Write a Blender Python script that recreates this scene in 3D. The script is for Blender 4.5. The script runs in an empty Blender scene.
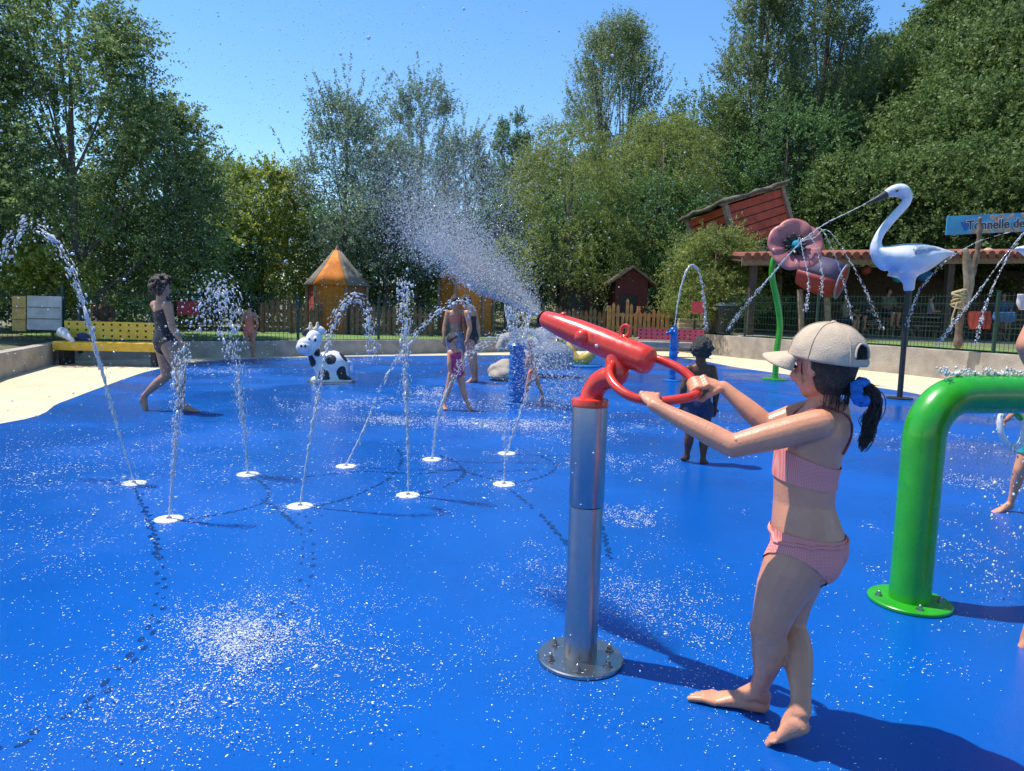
import bpy, bmesh, math, random
import numpy as np
from mathutils import Vector, Matrix, noise
from mathutils.bvhtree import BVHTree
random.seed(7)
R = math.radians
sc = bpy.context.scene
COL = sc.collection
V = Vector
# ------------------------------------------------------------------ camera
F_PX, PITCH, ROLL, CAM_H = 710.0, R(6.1), R(1.6), 1.3
cam_d = bpy.data.cameras.new('camera'); cam = bpy.data.objects.new('camera', cam_d); COL.objects.link(cam)
cam_d.sensor_width = 36; cam_d.lens = F_PX / 1024 * 36; cam_d.clip_end = 2000; cam_d.clip_start = .05
CR = Matrix.Rotation(math.pi/2 - PITCH, 3, 'X') @ Matrix.Rotation(ROLL, 3, 'Z')
CP = V((0, 0, CAM_H))
cam.matrix_world = Matrix.Translation(CP) @ CR.to_4x4()
sc.camera = cam
def ray(px, py): return CR @ V(((px-512)/F_PX, -(py-385.5)/F_PX, -1))
def at(px, py, Y):                      # point of the place seen at px,py on the upright plane Y metres ahead
    d = ray(px, py); return CP + d * (Y / d.y)
def gz(px, py, z=0.0):                  # point of the place seen at px,py at height z
    d = ray(px, py); return CP + d * ((z - CAM_H) / d.z)
def mpp(Y): return Y / F_PX             # metres per pixel
# ------------------------------------------------------------------ materials
def mat(name, col, rough=.6, metal=0, var=.15, vscale=8, bump=0, bscale=60, spec=.5, col2=None, coat=0, trans=0, sss=0, detail=4):
    m = bpy.data.materials.new(name); m.use_nodes = True
    nt = m.node_tree; b = nt.nodes['Principled BSDF']
    b.inputs['Roughness'].default_value = rough; b.inputs['Metallic'].default_value = metal
    b.inputs['Specular IOR Level'].default_value = spec
    if coat: b.inputs['Coat Weight'].default_value = coat; b.inputs['Coat Roughness'].default_value = .08
    if trans: b.inputs['Transmission Weight'].default_value = trans; b.inputs['IOR'].default_value = 1.33
    if sss:
        b.inputs['Subsurface Weight'].default_value = sss; b.inputs['Subsurface Radius'].default_value = (.012, .005, .003); b.inputs['Subsurface Scale'].default_value = 1
    tc = nt.nodes.new('ShaderNodeTexCoord')
    n = nt.nodes.new('ShaderNodeTexNoise'); n.inputs['Scale'].default_value = vscale; n.inputs['Detail'].default_value = detail
    nt.links.new(tc.outputs['Object'], n.inputs['Vector'])
    rp = nt.nodes.new('ShaderNodeValToRGB'); e = rp.color_ramp.elements
    c2 = col2 or tuple(min(1, c*(1+var)) for c in col)
    c1 = tuple(c*(1-var) for c in col)
    e[0].position = .3; e[1].position = .7
    e[0].color = (*c1, 1); e[1].color = (*c2, 1)
    nt.links.new(n.outputs['Fac'], rp.inputs['Fac']); nt.links.new(rp.outputs['Color'], b.inputs['Base Color'])
    n3 = nt.nodes.new('ShaderNodeTexNoise'); n3.inputs['Scale'].default_value = vscale*2.3; n3.inputs['Detail'].default_value = 5; nt.links.new(tc.outputs['Object'], n3.inputs['Vector'])
    mr = nt.nodes.new('ShaderNodeMapRange'); mr.inputs[1].default_value = .3; mr.inputs[2].default_value = .7; mr.inputs[3].default_value = rough*.72; mr.inputs[4].default_value = min(1, rough*1.3); nt.links.new(n3.outputs['Fac'], mr.inputs[0])
    if not metal: nt.links.new(mr.outputs[0], b.inputs['Roughness'])
    if bump:
        n2 = nt.nodes.new('ShaderNodeTexNoise'); n2.inputs['Scale'].default_value = bscale; n2.inputs['Detail'].default_value = 5
        nt.links.new(tc.outputs['Object'], n2.inputs['Vector'])
        bp = nt.nodes.new('ShaderNodeBump'); bp.inputs['Strength'].default_value = bump; bp.inputs['Distance'].default_value = .02
        nt.links.new(n2.outputs['Fac'], bp.inputs['Height']); nt.links.new(bp.outputs['Normal'], b.inputs['Normal'])
    return m
def leaf_mat(name, dark, light, trans=.35, vs=.5, spec=.25):
    m = bpy.data.materials.new(name); m.use_nodes = True; nt = m.node_tree; b = nt.nodes['Principled BSDF']
    b.inputs['Roughness'].default_value = .5; b.inputs['Specular IOR Level'].default_value = spec
    tc = nt.nodes.new('ShaderNodeTexCoord'); n = nt.nodes.new('ShaderNodeTexNoise'); n.inputs['Scale'].default_value = vs; n.inputs['Detail'].default_value = 3
    nt.links.new(tc.outputs['Object'], n.inputs['Vector'])
    geo = nt.nodes.new('ShaderNodeNewGeometry')
    mx = nt.nodes.new('ShaderNodeMath'); mx.operation = 'MULTIPLY_ADD'
    nt.links.new(geo.outputs['Random Per Island'], mx.inputs[0]); mx.inputs[1].default_value = .45
    ad = nt.nodes.new('ShaderNodeMath'); ad.operation = 'SUBTRACT'; nt.links.new(n.outputs['Fac'], ad.inputs[0]); ad.inputs[1].default_value = .22
    nt.links.new(ad.outputs[0], mx.inputs[2])
    rp = nt.nodes.new('ShaderNodeValToRGB'); e = rp.color_ramp.elements
    e[0].position = .2; e[1].position = .85; e[0].color = (*dark, 1); e[1].color = (*light, 1)
    nt.links.new(mx.outputs[0], rp.inputs['Fac']); nt.links.new(rp.outputs['Color'], b.inputs['Base Color'])
    tr = nt.nodes.new('ShaderNodeBsdfTranslucent'); nt.links.new(rp.outputs['Color'], tr.inputs['Color'])
    ms = nt.nodes.new('ShaderNodeMixShader'); ms.inputs[0].default_value = trans
    nt.links.new(b.outputs[0], ms.inputs[1]); nt.links.new(tr.outputs[0], ms.inputs[2])
    nt.links.new(ms.outputs[0], nt.nodes['Material Output'].inputs['Surface'])
    return m
# ------------------------------------------------------------------ objects
ROOT = {}
def tag(o, label=None, cat=None, group=None, kind=None):
    if label: o['label'] = label
    if cat: o['category'] = cat
    if group: o['group'] = group
    if kind: o['kind'] = kind
    return o
def thing(name, loc, label, cat, group=None):
    o = bpy.data.objects.new(name, None); COL.objects.link(o); o.location = loc; o.empty_display_size = .1
    ROOT[o.name] = V(loc); return tag(o, label, cat, group)
def copy_tree(o, parent=None):
    c = o.copy(); COL.objects.link(c)
    if parent: c.parent = parent
    for ch in list(o.children): copy_tree(ch, c)
    return c
def link_mesh(name, me, m, parent=None, origin=None, smooth=True):
    if origin is not None: off = V(origin)
    elif parent is not None: off = ROOT[parent.name]
    else: off = V((0, 0, 0))
    if off.length > 0: me.transform(Matrix.Translation(-off))
    o = bpy.data.objects.new(name, me); COL.objects.link(o)
    ms = m if isinstance(m, (list, tuple)) else [m]
    for x in ms: me.materials.append(x)
    if parent is not None:
        o.parent = parent; ROOT[o.name] = off
    else:
        o.location = off; ROOT[o.name] = off
    if smooth and len(me.polygons): me.polygons.foreach_set('use_smooth', np.ones(len(me.polygons), bool))
    me.update(); return o
def frame_of(d):
    d = V(d).normalized(); a = V((0, 0, 1)) if abs(d.z) < .9 else V((1, 0, 0))
    x = a.cross(d).normalized(); return x, d.cross(x).normalized(), d
class MB:
    def __init__(s): s.v = []; s.f = []; s.mi = []
    def add(s, vs, fs, mi=0):
        o = len(s.v); s.v += [tuple(p) for p in vs]; s.f += [tuple(i+o for i in f) for f in fs]; s.mi += [mi]*len(fs); return s
    def box(s, c, size, rot=None, mi=0, taper=1):
        hx, hy, hz = size[0]/2, size[1]/2, size[2]/2
        vs = [V((x*hx*(taper if z > 0 else 1), y*hy*(taper if z > 0 else 1), z*hz)) for z in (-1, 1) for x, y in ((-1, -1), (1, -1), (1, 1), (-1, 1))]
        if rot is not None: vs = [rot @ p for p in vs]
        c = V(c); return s.add([p+c for p in vs], [(3, 2, 1, 0), (4, 5, 6, 7), (0, 1, 5, 4), (1, 2, 6, 5), (2, 3, 7, 6), (3, 0, 4, 7)], mi)
    def beam(s, a, b, w, h=None, up=(0, 0, 1), mi=0):
        a, b = V(a), V(b); d = (b-a); L = d.length; d.normalize(); u = V(up)
        if abs(u.dot(d)) > .98: u = V((0, 1, 0))
        x = d.cross(u).normalized(); z = x.cross(d)
        return s.box((a+b)/2, (w, L, h or w), Matrix((x, d, z)).transposed(), mi)
    def tube(s, pts, rad, seg=12, caps=True, closed=False, mi=0, flat=None):
        P = [V(p) for p in pts]; n = len(P)
        if not hasattr(rad, '__len__'): rad = [rad]*n
        T = []
        for i in range(n):
            if closed: t = P[(i+1) % n]-P[i-1]
            else: t = P[min(i+1, n-1)]-P[max(i-1, 0)]
            T.append(t.normalized())
        x, y, _ = frame_of(T[0])
        if flat is not None:
            x = V(flat) - T[0]*V(flat).dot(T[0]); x.normalize()
        rings = []
        for i in range(n):
            x = x - T[i]*x.dot(T[i]); x.normalize(); y = T[i].cross(x); rings.append((P[i], x.copy(), y.copy(), rad[i], T[i]))
        vs = []; fs = []; st = []
        def ring(c, x, y, r):
            st.append(len(vs)); rx, ry = r if hasattr(r, '__len__') else (r, r)
            for k in range(seg):
                a = 2*math.pi*k/seg; vs.append(c + x*math.cos(a)*rx + y*math.sin(a)*ry)
        def mul(r, k): return (r[0]*k, r[1]*k) if hasattr(r, '__len__') else r*k
        def mn(r): return min(r) if hasattr(r, '__len__') else r
        if caps == 'round' and not closed:
            c, x, y, r, t = rings[0]
            for q in (80, 55, 28): ring(c - t*mn(r)*math.sin(R(q)), x, y, mul(r, math.cos(R(q))))
        for c, x, y, r, t in rings: ring(c, x, y, r)
        if caps == 'round' and not closed:
            c, x, y, r, t = rings[-1]
            for q in (28, 55, 80): ring(c + t*mn(r)*math.sin(R(q)), x, y, mul(r, math.cos(R(q))))
        for i in range(len(st)-1 + (1 if closed else 0)):
            a, b = st[i], st[(i+1) % len(st)]
            for k in range(seg): fs.append((a+k, a+(k+1) % seg, b+(k+1) % seg, b+k))
        if caps and not closed:
            fs.append(tuple(reversed(range(st[0], st[0]+seg)))); fs.append(tuple(range(st[-1], st[-1]+seg)))
        return s.add(vs, fs, mi)
    def lathe(s, prof, c=(0, 0, 0), axis=(0, 0, 1), seg=24, mi=0, caps=True, sx=1):
        x, y, d = frame_of(axis); c = V(c); vs = []; fs = []
        for r, z in prof:
            for k in range(seg):
                a = 2*math.pi*k/seg; vs.append(c + x*(r*math.cos(a)*sx) + y*(r*math.sin(a)) + d*z)
        for i in range(len(prof)-1):
            for k in range(seg): fs.append((i*seg+k, i*seg+(k+1) % seg, (i+1)*seg+(k+1) % seg, (i+1)*seg+k))
        if caps:
            fs.append(tuple(reversed(range(seg)))); o = (len(prof)-1)*seg; fs.append(tuple(range(o, o+seg)))
        return s.add(vs, fs, mi)
    def ball(s, c, r, seg=16, rings=10, M=None, mi=0):
        c = V(c); r = r if hasattr(r, '__len__') else (r, r, r); vs = []; fs = []
        for i in range(1, rings):
            p = math.pi*i/rings
            for k in range(seg):
                a = 2*math.pi*k/seg; q = V((r[0]*math.sin(p)*math.cos(a), r[1]*math.sin(p)*math.sin(a), r[2]*math.cos(p)))
                vs.append(c + (M @ q if M else q))
        t = V((0, 0, r[2])); vs.append(c + (M @ t if M else t)); vs.append(c - (M @ t if M else t)); n = len(vs)
        for i in range(rings-2):
            for k in range(seg): fs.append((i*seg+k, (i+1)*seg+k, (i+1)*seg+(k+1) % seg, i*seg+(k+1) % seg))
        for k in range(seg):
            fs.append((n-2, k, (k+1) % seg)); o = (rings-2)*seg; fs.append((n-1, o+(k+1) % seg, o+k))
        return s.add(vs, fs, mi)
    def loft(s, secs, seg=24, mi=0, power=2.3):
        vs = []; fs = []
        for c, x, y in secs:
            for k in range(seg):
                a = 2*math.pi*k/seg; ca, sa = math.cos(a), math.sin(a)
                vs.append(V(c) + V(x)*math.copysign(abs(ca)**(2/power), ca) + V(y)*math.copysign(abs(sa)**(2/power), sa))
        n = len(secs)
        for i in range(n-1):
            for k in range(seg): fs.append((i*seg+k, i*seg+(k+1) % seg, (i+1)*seg+(k+1) % seg, (i+1)*seg+k))
        fs.append(tuple(reversed(range(seg)))); fs.append(tuple(range((n-1)*seg, n*seg)))
        return s.add(vs, fs, mi)
    def prism(s, pts, d, mi=0):
        n = len(pts); d = V(d); P = [V(p) for p in pts]
        fs = [tuple(range(n)), tuple(reversed(range(n, 2*n)))]
        fs += [(i, n+i, n+(i+1) % n, (i+1) % n) for i in range(n)]
        return s.add(P + [p+d for p in P], fs, mi)
    def mesh(s, name):
        me = bpy.data.meshes.new(name); me.from_pydata(s.v, [], s.f)
        if any(s.mi): me.polygons.foreach_set('material_index', s.mi)
        return me
    def build(s, name, m, parent=None, origin=None, smooth=False, bevel=0, sharp=35, fix=True):
        me = s.mesh(name)
        if fix or bevel:
            bm = bmesh.new(); bm.from_mesh(me); bmesh.ops.recalc_face_normals(bm, faces=bm.faces)
            if bevel:
                es = [e for e in bm.edges if len(e.link_faces) == 2 and e.calc_face_angle(0) > R(40)]
                bmesh.ops.bevel(bm, geom=es, offset=bevel, segments=2, affect='EDGES', profile=.6)
            bm.to_mesh(me); bm.free()
        o = link_mesh(name, me, m, parent, origin, smooth=False)
        if smooth:
            me.polygons.foreach_set('use_smooth', np.ones(len(me.polygons), bool))
            me.set_sharp_from_angle(angle=R(sharp))
        return o
def np_mesh(name, verts, faces):            # faces: (n,k) all the same size
    me = bpy.data.meshes.new(name); n, k = faces.shape
    me.vertices.add(len(verts)); me.vertices.foreach_set('co', np.ascontiguousarray(verts, np.float32).ravel())
    me.loops.add(n*k); me.loops.foreach_set('vertex_index', np.ascontiguousarray(faces, np.int32).ravel())
    me.polygons.add(n); me.polygons.foreach_set('loop_start', np.arange(n, dtype=np.int32)*k); me.polygons.foreach_set('loop_total', np.full(n, k, np.int32))
    me.update(calc_edges=True); return me
def catmull(pts, n=8, closed=False):
    P = [V(p) for p in pts]; out = []; m = len(P)
    for i in range(m if closed else m-1):
        if closed: a, b, c, d = P[i-1], P[i], P[(i+1) % m], P[(i+2) % m]
        else: a, b, c, d = P[max(i-1, 0)], P[i], P[i+1], P[min(i+2, m-1)]
        for j in range(n):
            t = j/n; out.append(.5*((2*b) + (c-a)*t + (2*a-5*b+4*c-d)*t*t + (3*b-a-3*c+d)*t**3))
    if not closed: out.append(P[-1])
    return out
_ph = (1+5**.5)/2
ICO_V = np.array([(-1, _ph, 0), (1, _ph, 0), (-1, -_ph, 0), (1, -_ph, 0), (0, -1, _ph), (0, 1, _ph), (0, -1, -_ph), (0, 1, -_ph), (_ph, 0, -1), (_ph, 0, 1), (-_ph, 0, -1), (-_ph, 0, 1)])/math.sqrt(1+_ph*_ph)
ICO_F = np.array([(0, 11, 5), (0, 5, 1), (0, 1, 7), (0, 7, 10), (0, 10, 11), (1, 5, 9), (5, 11, 4), (11, 10, 2), (10, 7, 6), (7, 1, 8), (3, 9, 4), (3, 4, 2), (3, 2, 6), (3, 6, 8), (3, 8, 9), (4, 9, 5), (2, 4, 11), (6, 2, 10), (8, 6, 7), (9, 8, 1)])
def drops_mesh(name, C, rad, rng, stretch=None, flat=1):
    n = len(C); rad = np.broadcast_to(rad, (n,))
    sc3 = rng.uniform(.7, 1.3, (n, 1, 3))
    sc3[:, :, 2] *= flat; vs = ICO_V[None]*rad[:, None, None]*sc3
    if stretch is not None:                  # (n,3) extra drawn-out vector
        d = stretch; L = np.linalg.norm(d, axis=1, keepdims=True)+1e-9; u = d/L
        k = (vs*u[:, None, :]).sum(-1, keepdims=True); vs = vs + u[:, None, :]*k*(L[:, None, :]/rad[:, None, None])
    vs = (vs + np.asarray(C)[:, None, :]).reshape(-1, 3)
    fs = (ICO_F[None] + (np.arange(n)*12)[:, None, None]).reshape(-1, 3)
    return np_mesh(name, vs, fs)
# ------------------------------------------------------------------ light
w = bpy.data.worlds.new('World'); sc.world = w; w.use_nodes = True
SUN_EL, SUN_TO = R(66), V((.95, -.30, 0)).normalized()          # SUN_TO: the way shadows fall on the ground
sun_from = (-SUN_TO*math.cos(SUN_EL) + V((0, 0, math.sin(SUN_EL)))).normalized()
sky = w.node_tree.nodes.new('ShaderNodeTexSky'); sky.sky_type = 'NISHITA'; sky.sun_disc = False
sky.sun_elevation = SUN_EL; sky.sun_rotation = math.atan2(sun_from.x, sun_from.y); sky.altitude = 200
sky.air_density = 1.0; sky.dust_density = .15; sky.ozone_density = 2.6
bg = w.node_tree.nodes['Background']; bg.inputs['Strength'].default_value = .15
hs = w.node_tree.nodes.new('ShaderNodeHueSaturation'); hs.inputs['Saturation'].default_value = 1.22
w.node_tree.links.new(sky.outputs[0], hs.inputs['Color']); w.node_tree.links.new(hs.outputs[0], bg.inputs[0])
sd = bpy.data.lights.new('sun', 'SUN'); sd.energy = 4.5; sd.angle = R(.53); sd.color = (1, .955, .88)
so = bpy.data.objects.new('sun', sd); COL.objects.link(so); so.rotation_euler = (-sun_from).to_track_quat('-Z', 'Y').to_euler(); so.location = (-20, 10, 40)
sc.view_settings.view_transform = 'Standard'; sc.view_settings.look = 'None'; sc.view_settings.exposure = 0.58; sc.view_settings.gamma = 1; sc.view_settings.use_curve_mapping = False
sc.render.engine = 'CYCLES'; sc.cycles.use_denoising = True
sc.cycles.max_bounces = 6; sc.cycles.transparent_max_bounces = 8; sc.cycles.caustics_reflective = False; sc.cycles.caustics_refractive = False
sc.cycles.sample_clamp_indirect = 6
# ------------------------------------------------------------------ palette
M = {}
M['concrete'] = mat('concrete', (.36, .31, .25), .9, var=.25, vscale=2.5, bump=.5, bscale=30)
M['apron'] = mat('apron', (.60, .49, .31), .9, var=.12, vscale=1.2, bump=.4, bscale=80)
M['steel'] = mat('brushed_steel', (.41, .395, .375), .30, metal=1, var=.05, vscale=30)
M['red'] = mat('red_paint', (.62, .034, .014), .30, var=.10, vscale=18, coat=.3)
M['black'] = mat('black_rubber', (.015, .015, .016), .5)
M['green_paint'] = mat('green_paint', (.020, .31, .010), .3, var=.13, vscale=10, coat=.35)
M['blue_paint'] = mat('blue_paint', (.008, .13, .40), .35, var=.1, vscale=20)
M['white_paint'] = mat('white_paint', (.72, .74, .78), .4, var=.06, vscale=6)
M['disc'] = mat('nozzle_disc', (.62, .62, .60), .45, var=.15, vscale=30)
M['yellow'] = mat('yellow_paint', (.62, .44, .05), .5, var=.1)
M['fence_green'] = mat('fence_green', (.012, .05, .035), .5)
M['bark'] = mat('bark', (.13, .10, .075), .9, var=.35, vscale=5, bump=.8, bscale=20)
M['wood'] = mat('weathered_wood', (.24, .17, .11), .85, var=.3, vscale=6, bump=.4)
M['picket'] = mat('picket_wood', (.44, .21, .075), .8, var=.3, vscale=5)
M['picket_dark'] = mat('picket_dark', (.20, .11, .06), .85, var=.3, vscale=5)
M['brown'] = mat('dark_brown', (.07, .045, .03), .9, var=.3)
M['dark'] = mat('dark_plastic', (.018, .022, .022), .5)
M['water'] = mat('water_drop', (.97, .96, .94), .08, var=.01, spec=.8, trans=.45)
M['foam'] = mat('water_foam', (.95, .96, .97), .12, var=.01, spec=.8, trans=.12)
M['teal'] = mat('teal_paint', (.02, .30, .36), .4)
# ------------------------------------------------------------------ the setting
pad_px = [(0, 424), (60, 403), (100, 388), (150, 371), (200, 362), (260, 358.5), (360, 356.5), (450, 355.5), (545, 355), (640, 355), (690, 359), (740, 368), (820, 379), (900, 391), (1024, 408)]
pts = [gz(*p) for p in pad_px]
pts = [V((-9.5, -6, 0)), V((-8.2, 1.5, 0)), V((-6.6, 4.6, 0))] + pts + [V((14, 8.5, 0)), V((16, 2, 0)), V((12, -6, 0)), V((0, -9, 0))]
pad_line = catmull(pts, 6, True)
wall_px = [(-60, 402), (0, 379), (66, 361), (155, 358.5), (300, 356), (450, 353), (545, 351), (640, 351), (690, 351.5), (740, 358), (900, 374), (1100, 397)]
wp = [gz(*p) for p in wall_px]
encl = [V((-12, -16, 0)), V((-11.5, 2, 0))] + wp + [V((20, 5, 0)), V((20, -16, 0))]
def flat_sheet(name, line, z, m, kind='structure'):
    bm = bmesh.new(); f = bm.faces.new([bm.verts.new((p.x, p.y, z)) for p in line])
    if f.normal.z < 0 or f.calc_area() and sum((line[i].x*line[(i+1) % len(line)].y-line[(i+1) % len(line)].x*line[i].y) for i in range(len(line))) < 0: bmesh.ops.reverse_faces(bm, faces=[f])
    bmesh.ops.triangulate(bm, faces=bm.faces)
    me = bpy.data.meshes.new(name); bm.to_mesh(me); bm.free()
    return tag(link_mesh(name, me, m, smooth=False), kind=kind)
# wet rubber surfacing of the pad
def pad_material():
    m = mat('wet_blue_rubber', (.0010, .075, .34), .4, var=.16, vscale=.9, spec=.36, detail=6); nt = m.node_tree; b = nt.nodes['Principled BSDF']
    tc = nt.nodes.new('ShaderNodeTexCoord')
    def noi(s, d=4):
        n = nt.nodes.new('ShaderNodeTexNoise'); n.inputs['Scale'].default_value = s; n.inputs['Detail'].default_value = d; nt.links.new(tc.outputs['Object'], n.inputs['Vector']); return n
    def ramp(src, a, va, c, vc):
        r = nt.nodes.new('ShaderNodeMapRange'); nt.links.new(src, r.inputs[0]); r.inputs[1].default_value = a; r.inputs[2].default_value = c; r.inputs[3].default_value = va; r.inputs[4].default_value = vc; return r.outputs[0]
    wet = noi(.55, 5); nt.links.new(ramp(wet.outputs['Fac'],   .40, .07, .62, .42), b.inputs['Roughness'])
    # granules: fine lighter and darker crumbs mixed into the rubber
    g = noi(260, 2); cr = nt.nodes.new('ShaderNodeMix'); cr.data_type = 'RGBA'
    nt.links.new(ramp(g.outputs['Fac'], .3, 0, .75, .5), cr.inputs['Factor'])
    old = b.inputs['Base Color'].links[0].from_socket
    nt.links.new(old, cr.inputs['A']); cr.inputs['B'].default_value = (.003, .10, .39, 1); nt.links.new(cr.outputs['Result'], b.inputs['Base Color'])
    g2 = noi(150, 3); w2 = noi(9, 3)
    ad = nt.nodes.new('ShaderNodeMath'); ad.operation = 'MULTIPLY_ADD'; nt.links.new(w2.outputs['Fac'], ad.inputs[0]); ad.inputs[1].default_value = 1.2; nt.links.new(g2.outputs['Fac'], ad.inputs[2])
    bp = nt.nodes.new('ShaderNodeBump'); bp.inputs['Strength'].default_value = .15; bp.inputs['Distance'].default_value = .01
    nt.links.new(ad.outputs[0], bp.inputs['Height']); nt.links.new(bp.outputs['Normal'], b.inputs['Normal'])
    return m
M['pad'] = pad_material()
flat_sheet('apron_path', encl, 0.0, M['apron'])
flat_sheet('splash_pad', pad_line, 0.004, M['pad'])
# terrain: one sheet, raised behind the walls, rising to a wooded hill at the right
E2 = np.array([(p.x, p.y) for p in encl])
def sdist(X, Y):                                     # distance outside the enclosure (negative inside)
    P = np.stack([X, Y], -1); d = np.full(X.shape, 1e9); ins = np.zeros(X.shape, bool); n = len(E2)
    for i in range(n):
        a, b = E2[i], E2[(i+1) % n]; e = b-a; wv = P-a
        t = np.clip((wv*e).sum(-1)/(e@e), 0, 1); q = wv-t[..., None]*e; d = np.minimum(d, np.hypot(q[..., 0], q[..., 1]))
        c = (a[1] > Y) != (b[1] > Y); xi = (b[0]-a[0])*(Y-a[1])/(b[1]-a[1]+1e-12)+a[0]; ins ^= c & (X < xi)
    return np.where(ins, -d, d)
def ss(a, b, x): t = np.clip((x-a)/(b-a), 0, 1); return t*t*(3-2*t)
def terr(X, Y):
    d = sdist(X, Y)
    lvl = .37 + .30*ss(3, 8, X)
    z = -.06 + (lvl+.06)*ss(.12, .5, d)
    z = z + np.where(d > 0, 1, 0)*(ss(30, 62, Y)*ss(-8, 24, X)*10 + ss(16, 40, X)*ss(10, 40, Y)*7 + ss(36, 120, Y)*4)
    return z
u = np.linspace(-1, 1, 281); gx = 22*u + 240*u**5; gy = 14 + 22*u + 240*u**5
X, Y = np.meshgrid(gx, gy, indexing='ij'); Z = terr(X, Y)
nn = len(u); idx = np.arange(nn*nn).reshape(nn, nn)
fs = np.stack([idx[:-1, :-1], idx[1:, :-1], idx[1:, 1:], idx[:-1, 1:]], -1).reshape(-1, 4)
M['earth'] = mat('earth', (.20, .16, .10), .95, var=.35, vscale=.6, col2=(.13, .15, .05), bump=.3)
tag(link_mesh('terrain', np_mesh('terrain', np.stack([X, Y, Z], -1).reshape(-1, 3), fs), M['earth']), kind='structure')
def zt(x, y): return float(terr(np.array([x]), np.array([y]))[0])
# lawns behind the walls
M['lawn'] = mat('lawn', (.10, .20, .035), .9, var=.3, vscale=3, col2=(.17, .27, .06), bump=.6, bscale=90)
def offset_line(line, d):
    out = []
    for i, p in enumerate(line):
        t = (line[min(i+1, len(line)-1)]-line[max(i-1, 0)]).normalized(); out.append(p + V((-t.y, t.x, 0))*d)
    return out
lw = wp[2:8]; flat_sheet('lawn', offset_line(lw, .45) + list(reversed(offset_line(lw, 5.0))), .385, M['lawn'])
lw = wp[8:12]; flat_sheet('lawn', offset_line(lw, .5) + list(reversed(offset_line(lw, 2.4))), .69, M['lawn'])
# retaining walls
def wall(line, h, label, thick=.22):
    a = line; b = offset_line(line, thick); mb = MB(); n = len(a)
    vs = []
    for p, q in zip(a, b): vs += [V((p.x, p.y, -.03)), V((q.x, q.y, -.03)), V((q.x, q.y, h)), V((p.x, p.y, h))]
    fs = [(0, 1, 2, 3), (4*n-4, 4*n-1, 4*n-2, 4*n-3)]
    for i in range(n-1):
        o = 4*i
        for k in range(4): fs.append((o+k, o+4+k, o+4+(k+1) % 4, o+(k+1) % 4))
    mb.add(vs, fs); o = mb.build('retaining_wall', M['concrete'], origin=V((a[0].x, a[0].y, 0)), bevel=.012)
    return tag(o, label, 'wall')
wall(wp[0:3], .40, 'low concrete wall at the far left, running towards the yellow bench', .22)
wall([wp[2] + V((.02, .02, 0))] + wp[3:9], .38, 'low grey concrete wall behind the spotted cow, in front of the lawn')
wall([wp[8] + V((.03, -.02, 0))] + wp[9:12], .66, 'long sunlit beige concrete wall behind the tall white heron', .24)
# welded mesh fences
def mesh_fence(line, z0, h, label, spacing=2.4, vstep=.10, off=.12):
    line = offset_line(line, off); pts = []
    for i in range(len(line)-1):
        a, b = line[i], line[i+1]; n = max(1, round((b-a).length/spacing))
        pts += [a.lerp(b, k/n) for k in range(n)]
    pts.append(line[-1])
    root = thing('mesh_fence', V((pts[0].x, pts[0].y, z0)), label, 'fence')
    for p in pts:
        mb = MB(); mb.box((p.x, p.y, z0+h/2-.1), (.06, .06, h+.25)); mb.box((p.x, p.y, z0+h+.04), (.075, .075, .02)); mb.build('post', M['fence_green'], root, bevel=.006)
    for a, b in zip(pts, pts[1:]):
        mb = MB(); d = (b-a).normalized(); a2, b2 = a+d*.03, b-d*.03; L = (b2-a2).length
        for k in range(1, int(L/vstep)): p = a2+d*k*vstep; mb.beam((p.x, p.y, z0), (p.x, p.y, z0+h), .007, up=(0, 1, 0))
        for zz in np.arange(.02, h+.01, .2): mb.beam((a2.x, a2.y-.008, z0+zz), (b2.x, b2.y-.008, z0+zz), .008); 
        for zz in (.25, h-.22): mb.beam((a2.x, a2.y-.03, z0+zz), (b2.x, b2.y-.03, z0+zz), .012)
        mb.build('mesh_panel', M['fence_green'], root, fix=False)
    return root
fl_ = at(-110, 300, wp[2].y); mesh_fence([V((fl_.x, wp[2].y+.05, 0)), V((wp[2].x-.12, wp[2].y+.05, 0))], .38, 1.15, 'dark green mesh fence behind the left wall, holding the notice boards', 2.6)
mesh_fence([wp[2]+V((.3, .1, 0))] + wp[3:7], .38, 1.12, 'dark green mesh fence above the back wall, in front of the tepee huts', 2.5)
mesh_fence(wp[8:12], .66, 1.28, 'green mesh fence along the right wall, behind the heron and the flower', 2.5)
# picket fence (two runs)
def picket(p0, p1, z0, h, m, label, jag, step=.16):
    root = thing('picket_fence', V((p0.x, p0.y, z0)), label, 'fence'); d = (p1-p0).normalized(); L = (p1-p0).length; rr = random.Random(int(L*100))
    nrm = V((d.y, -d.x, 0))
    for zz in (.28*h, .66*h):
        mb = MB(); mb.beam((p0.x, p0.y, z0+zz), (p1.x, p1.y, z0+zz), .05, .12); mb.build('rail', m, root)
    for k in range(int(L/step)+1):
        p = p0+d*(k*step) + nrm*.045; hh = h*(1+jag*rr.uniform(-1, .6)); w2 = .055; mb = MB(); tl = rr.uniform(-.02, .02)
        o = [(-w2, 0), (w2, 0), (w2+tl, hh-.1), (tl, hh), (-w2+tl, hh-.1)]
        mb.prism([p+d*a+V((0, 0, z0+b)) for a, b in o], nrm*.022); mb.build('picket', m, root)
    for p in (p0, p1, p0.lerp(p1, .5)):
        mb = MB(); mb.box((p.x, p.y+.06, z0+h*.45), (.12, .1, h*.95)); mb.build('post', m, root)
Yp = 26.5
def flatp(px, py, Yv): q = at(px, py, Yv); return V((q.x, q.y, 0))
picket(flatp(543, 323, Yp), flatp(606, 323, Yp), .42, 1.0, M['picket_dark'], 'dark brown wooden picket fence just right of the cannon spray', .12)
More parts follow.
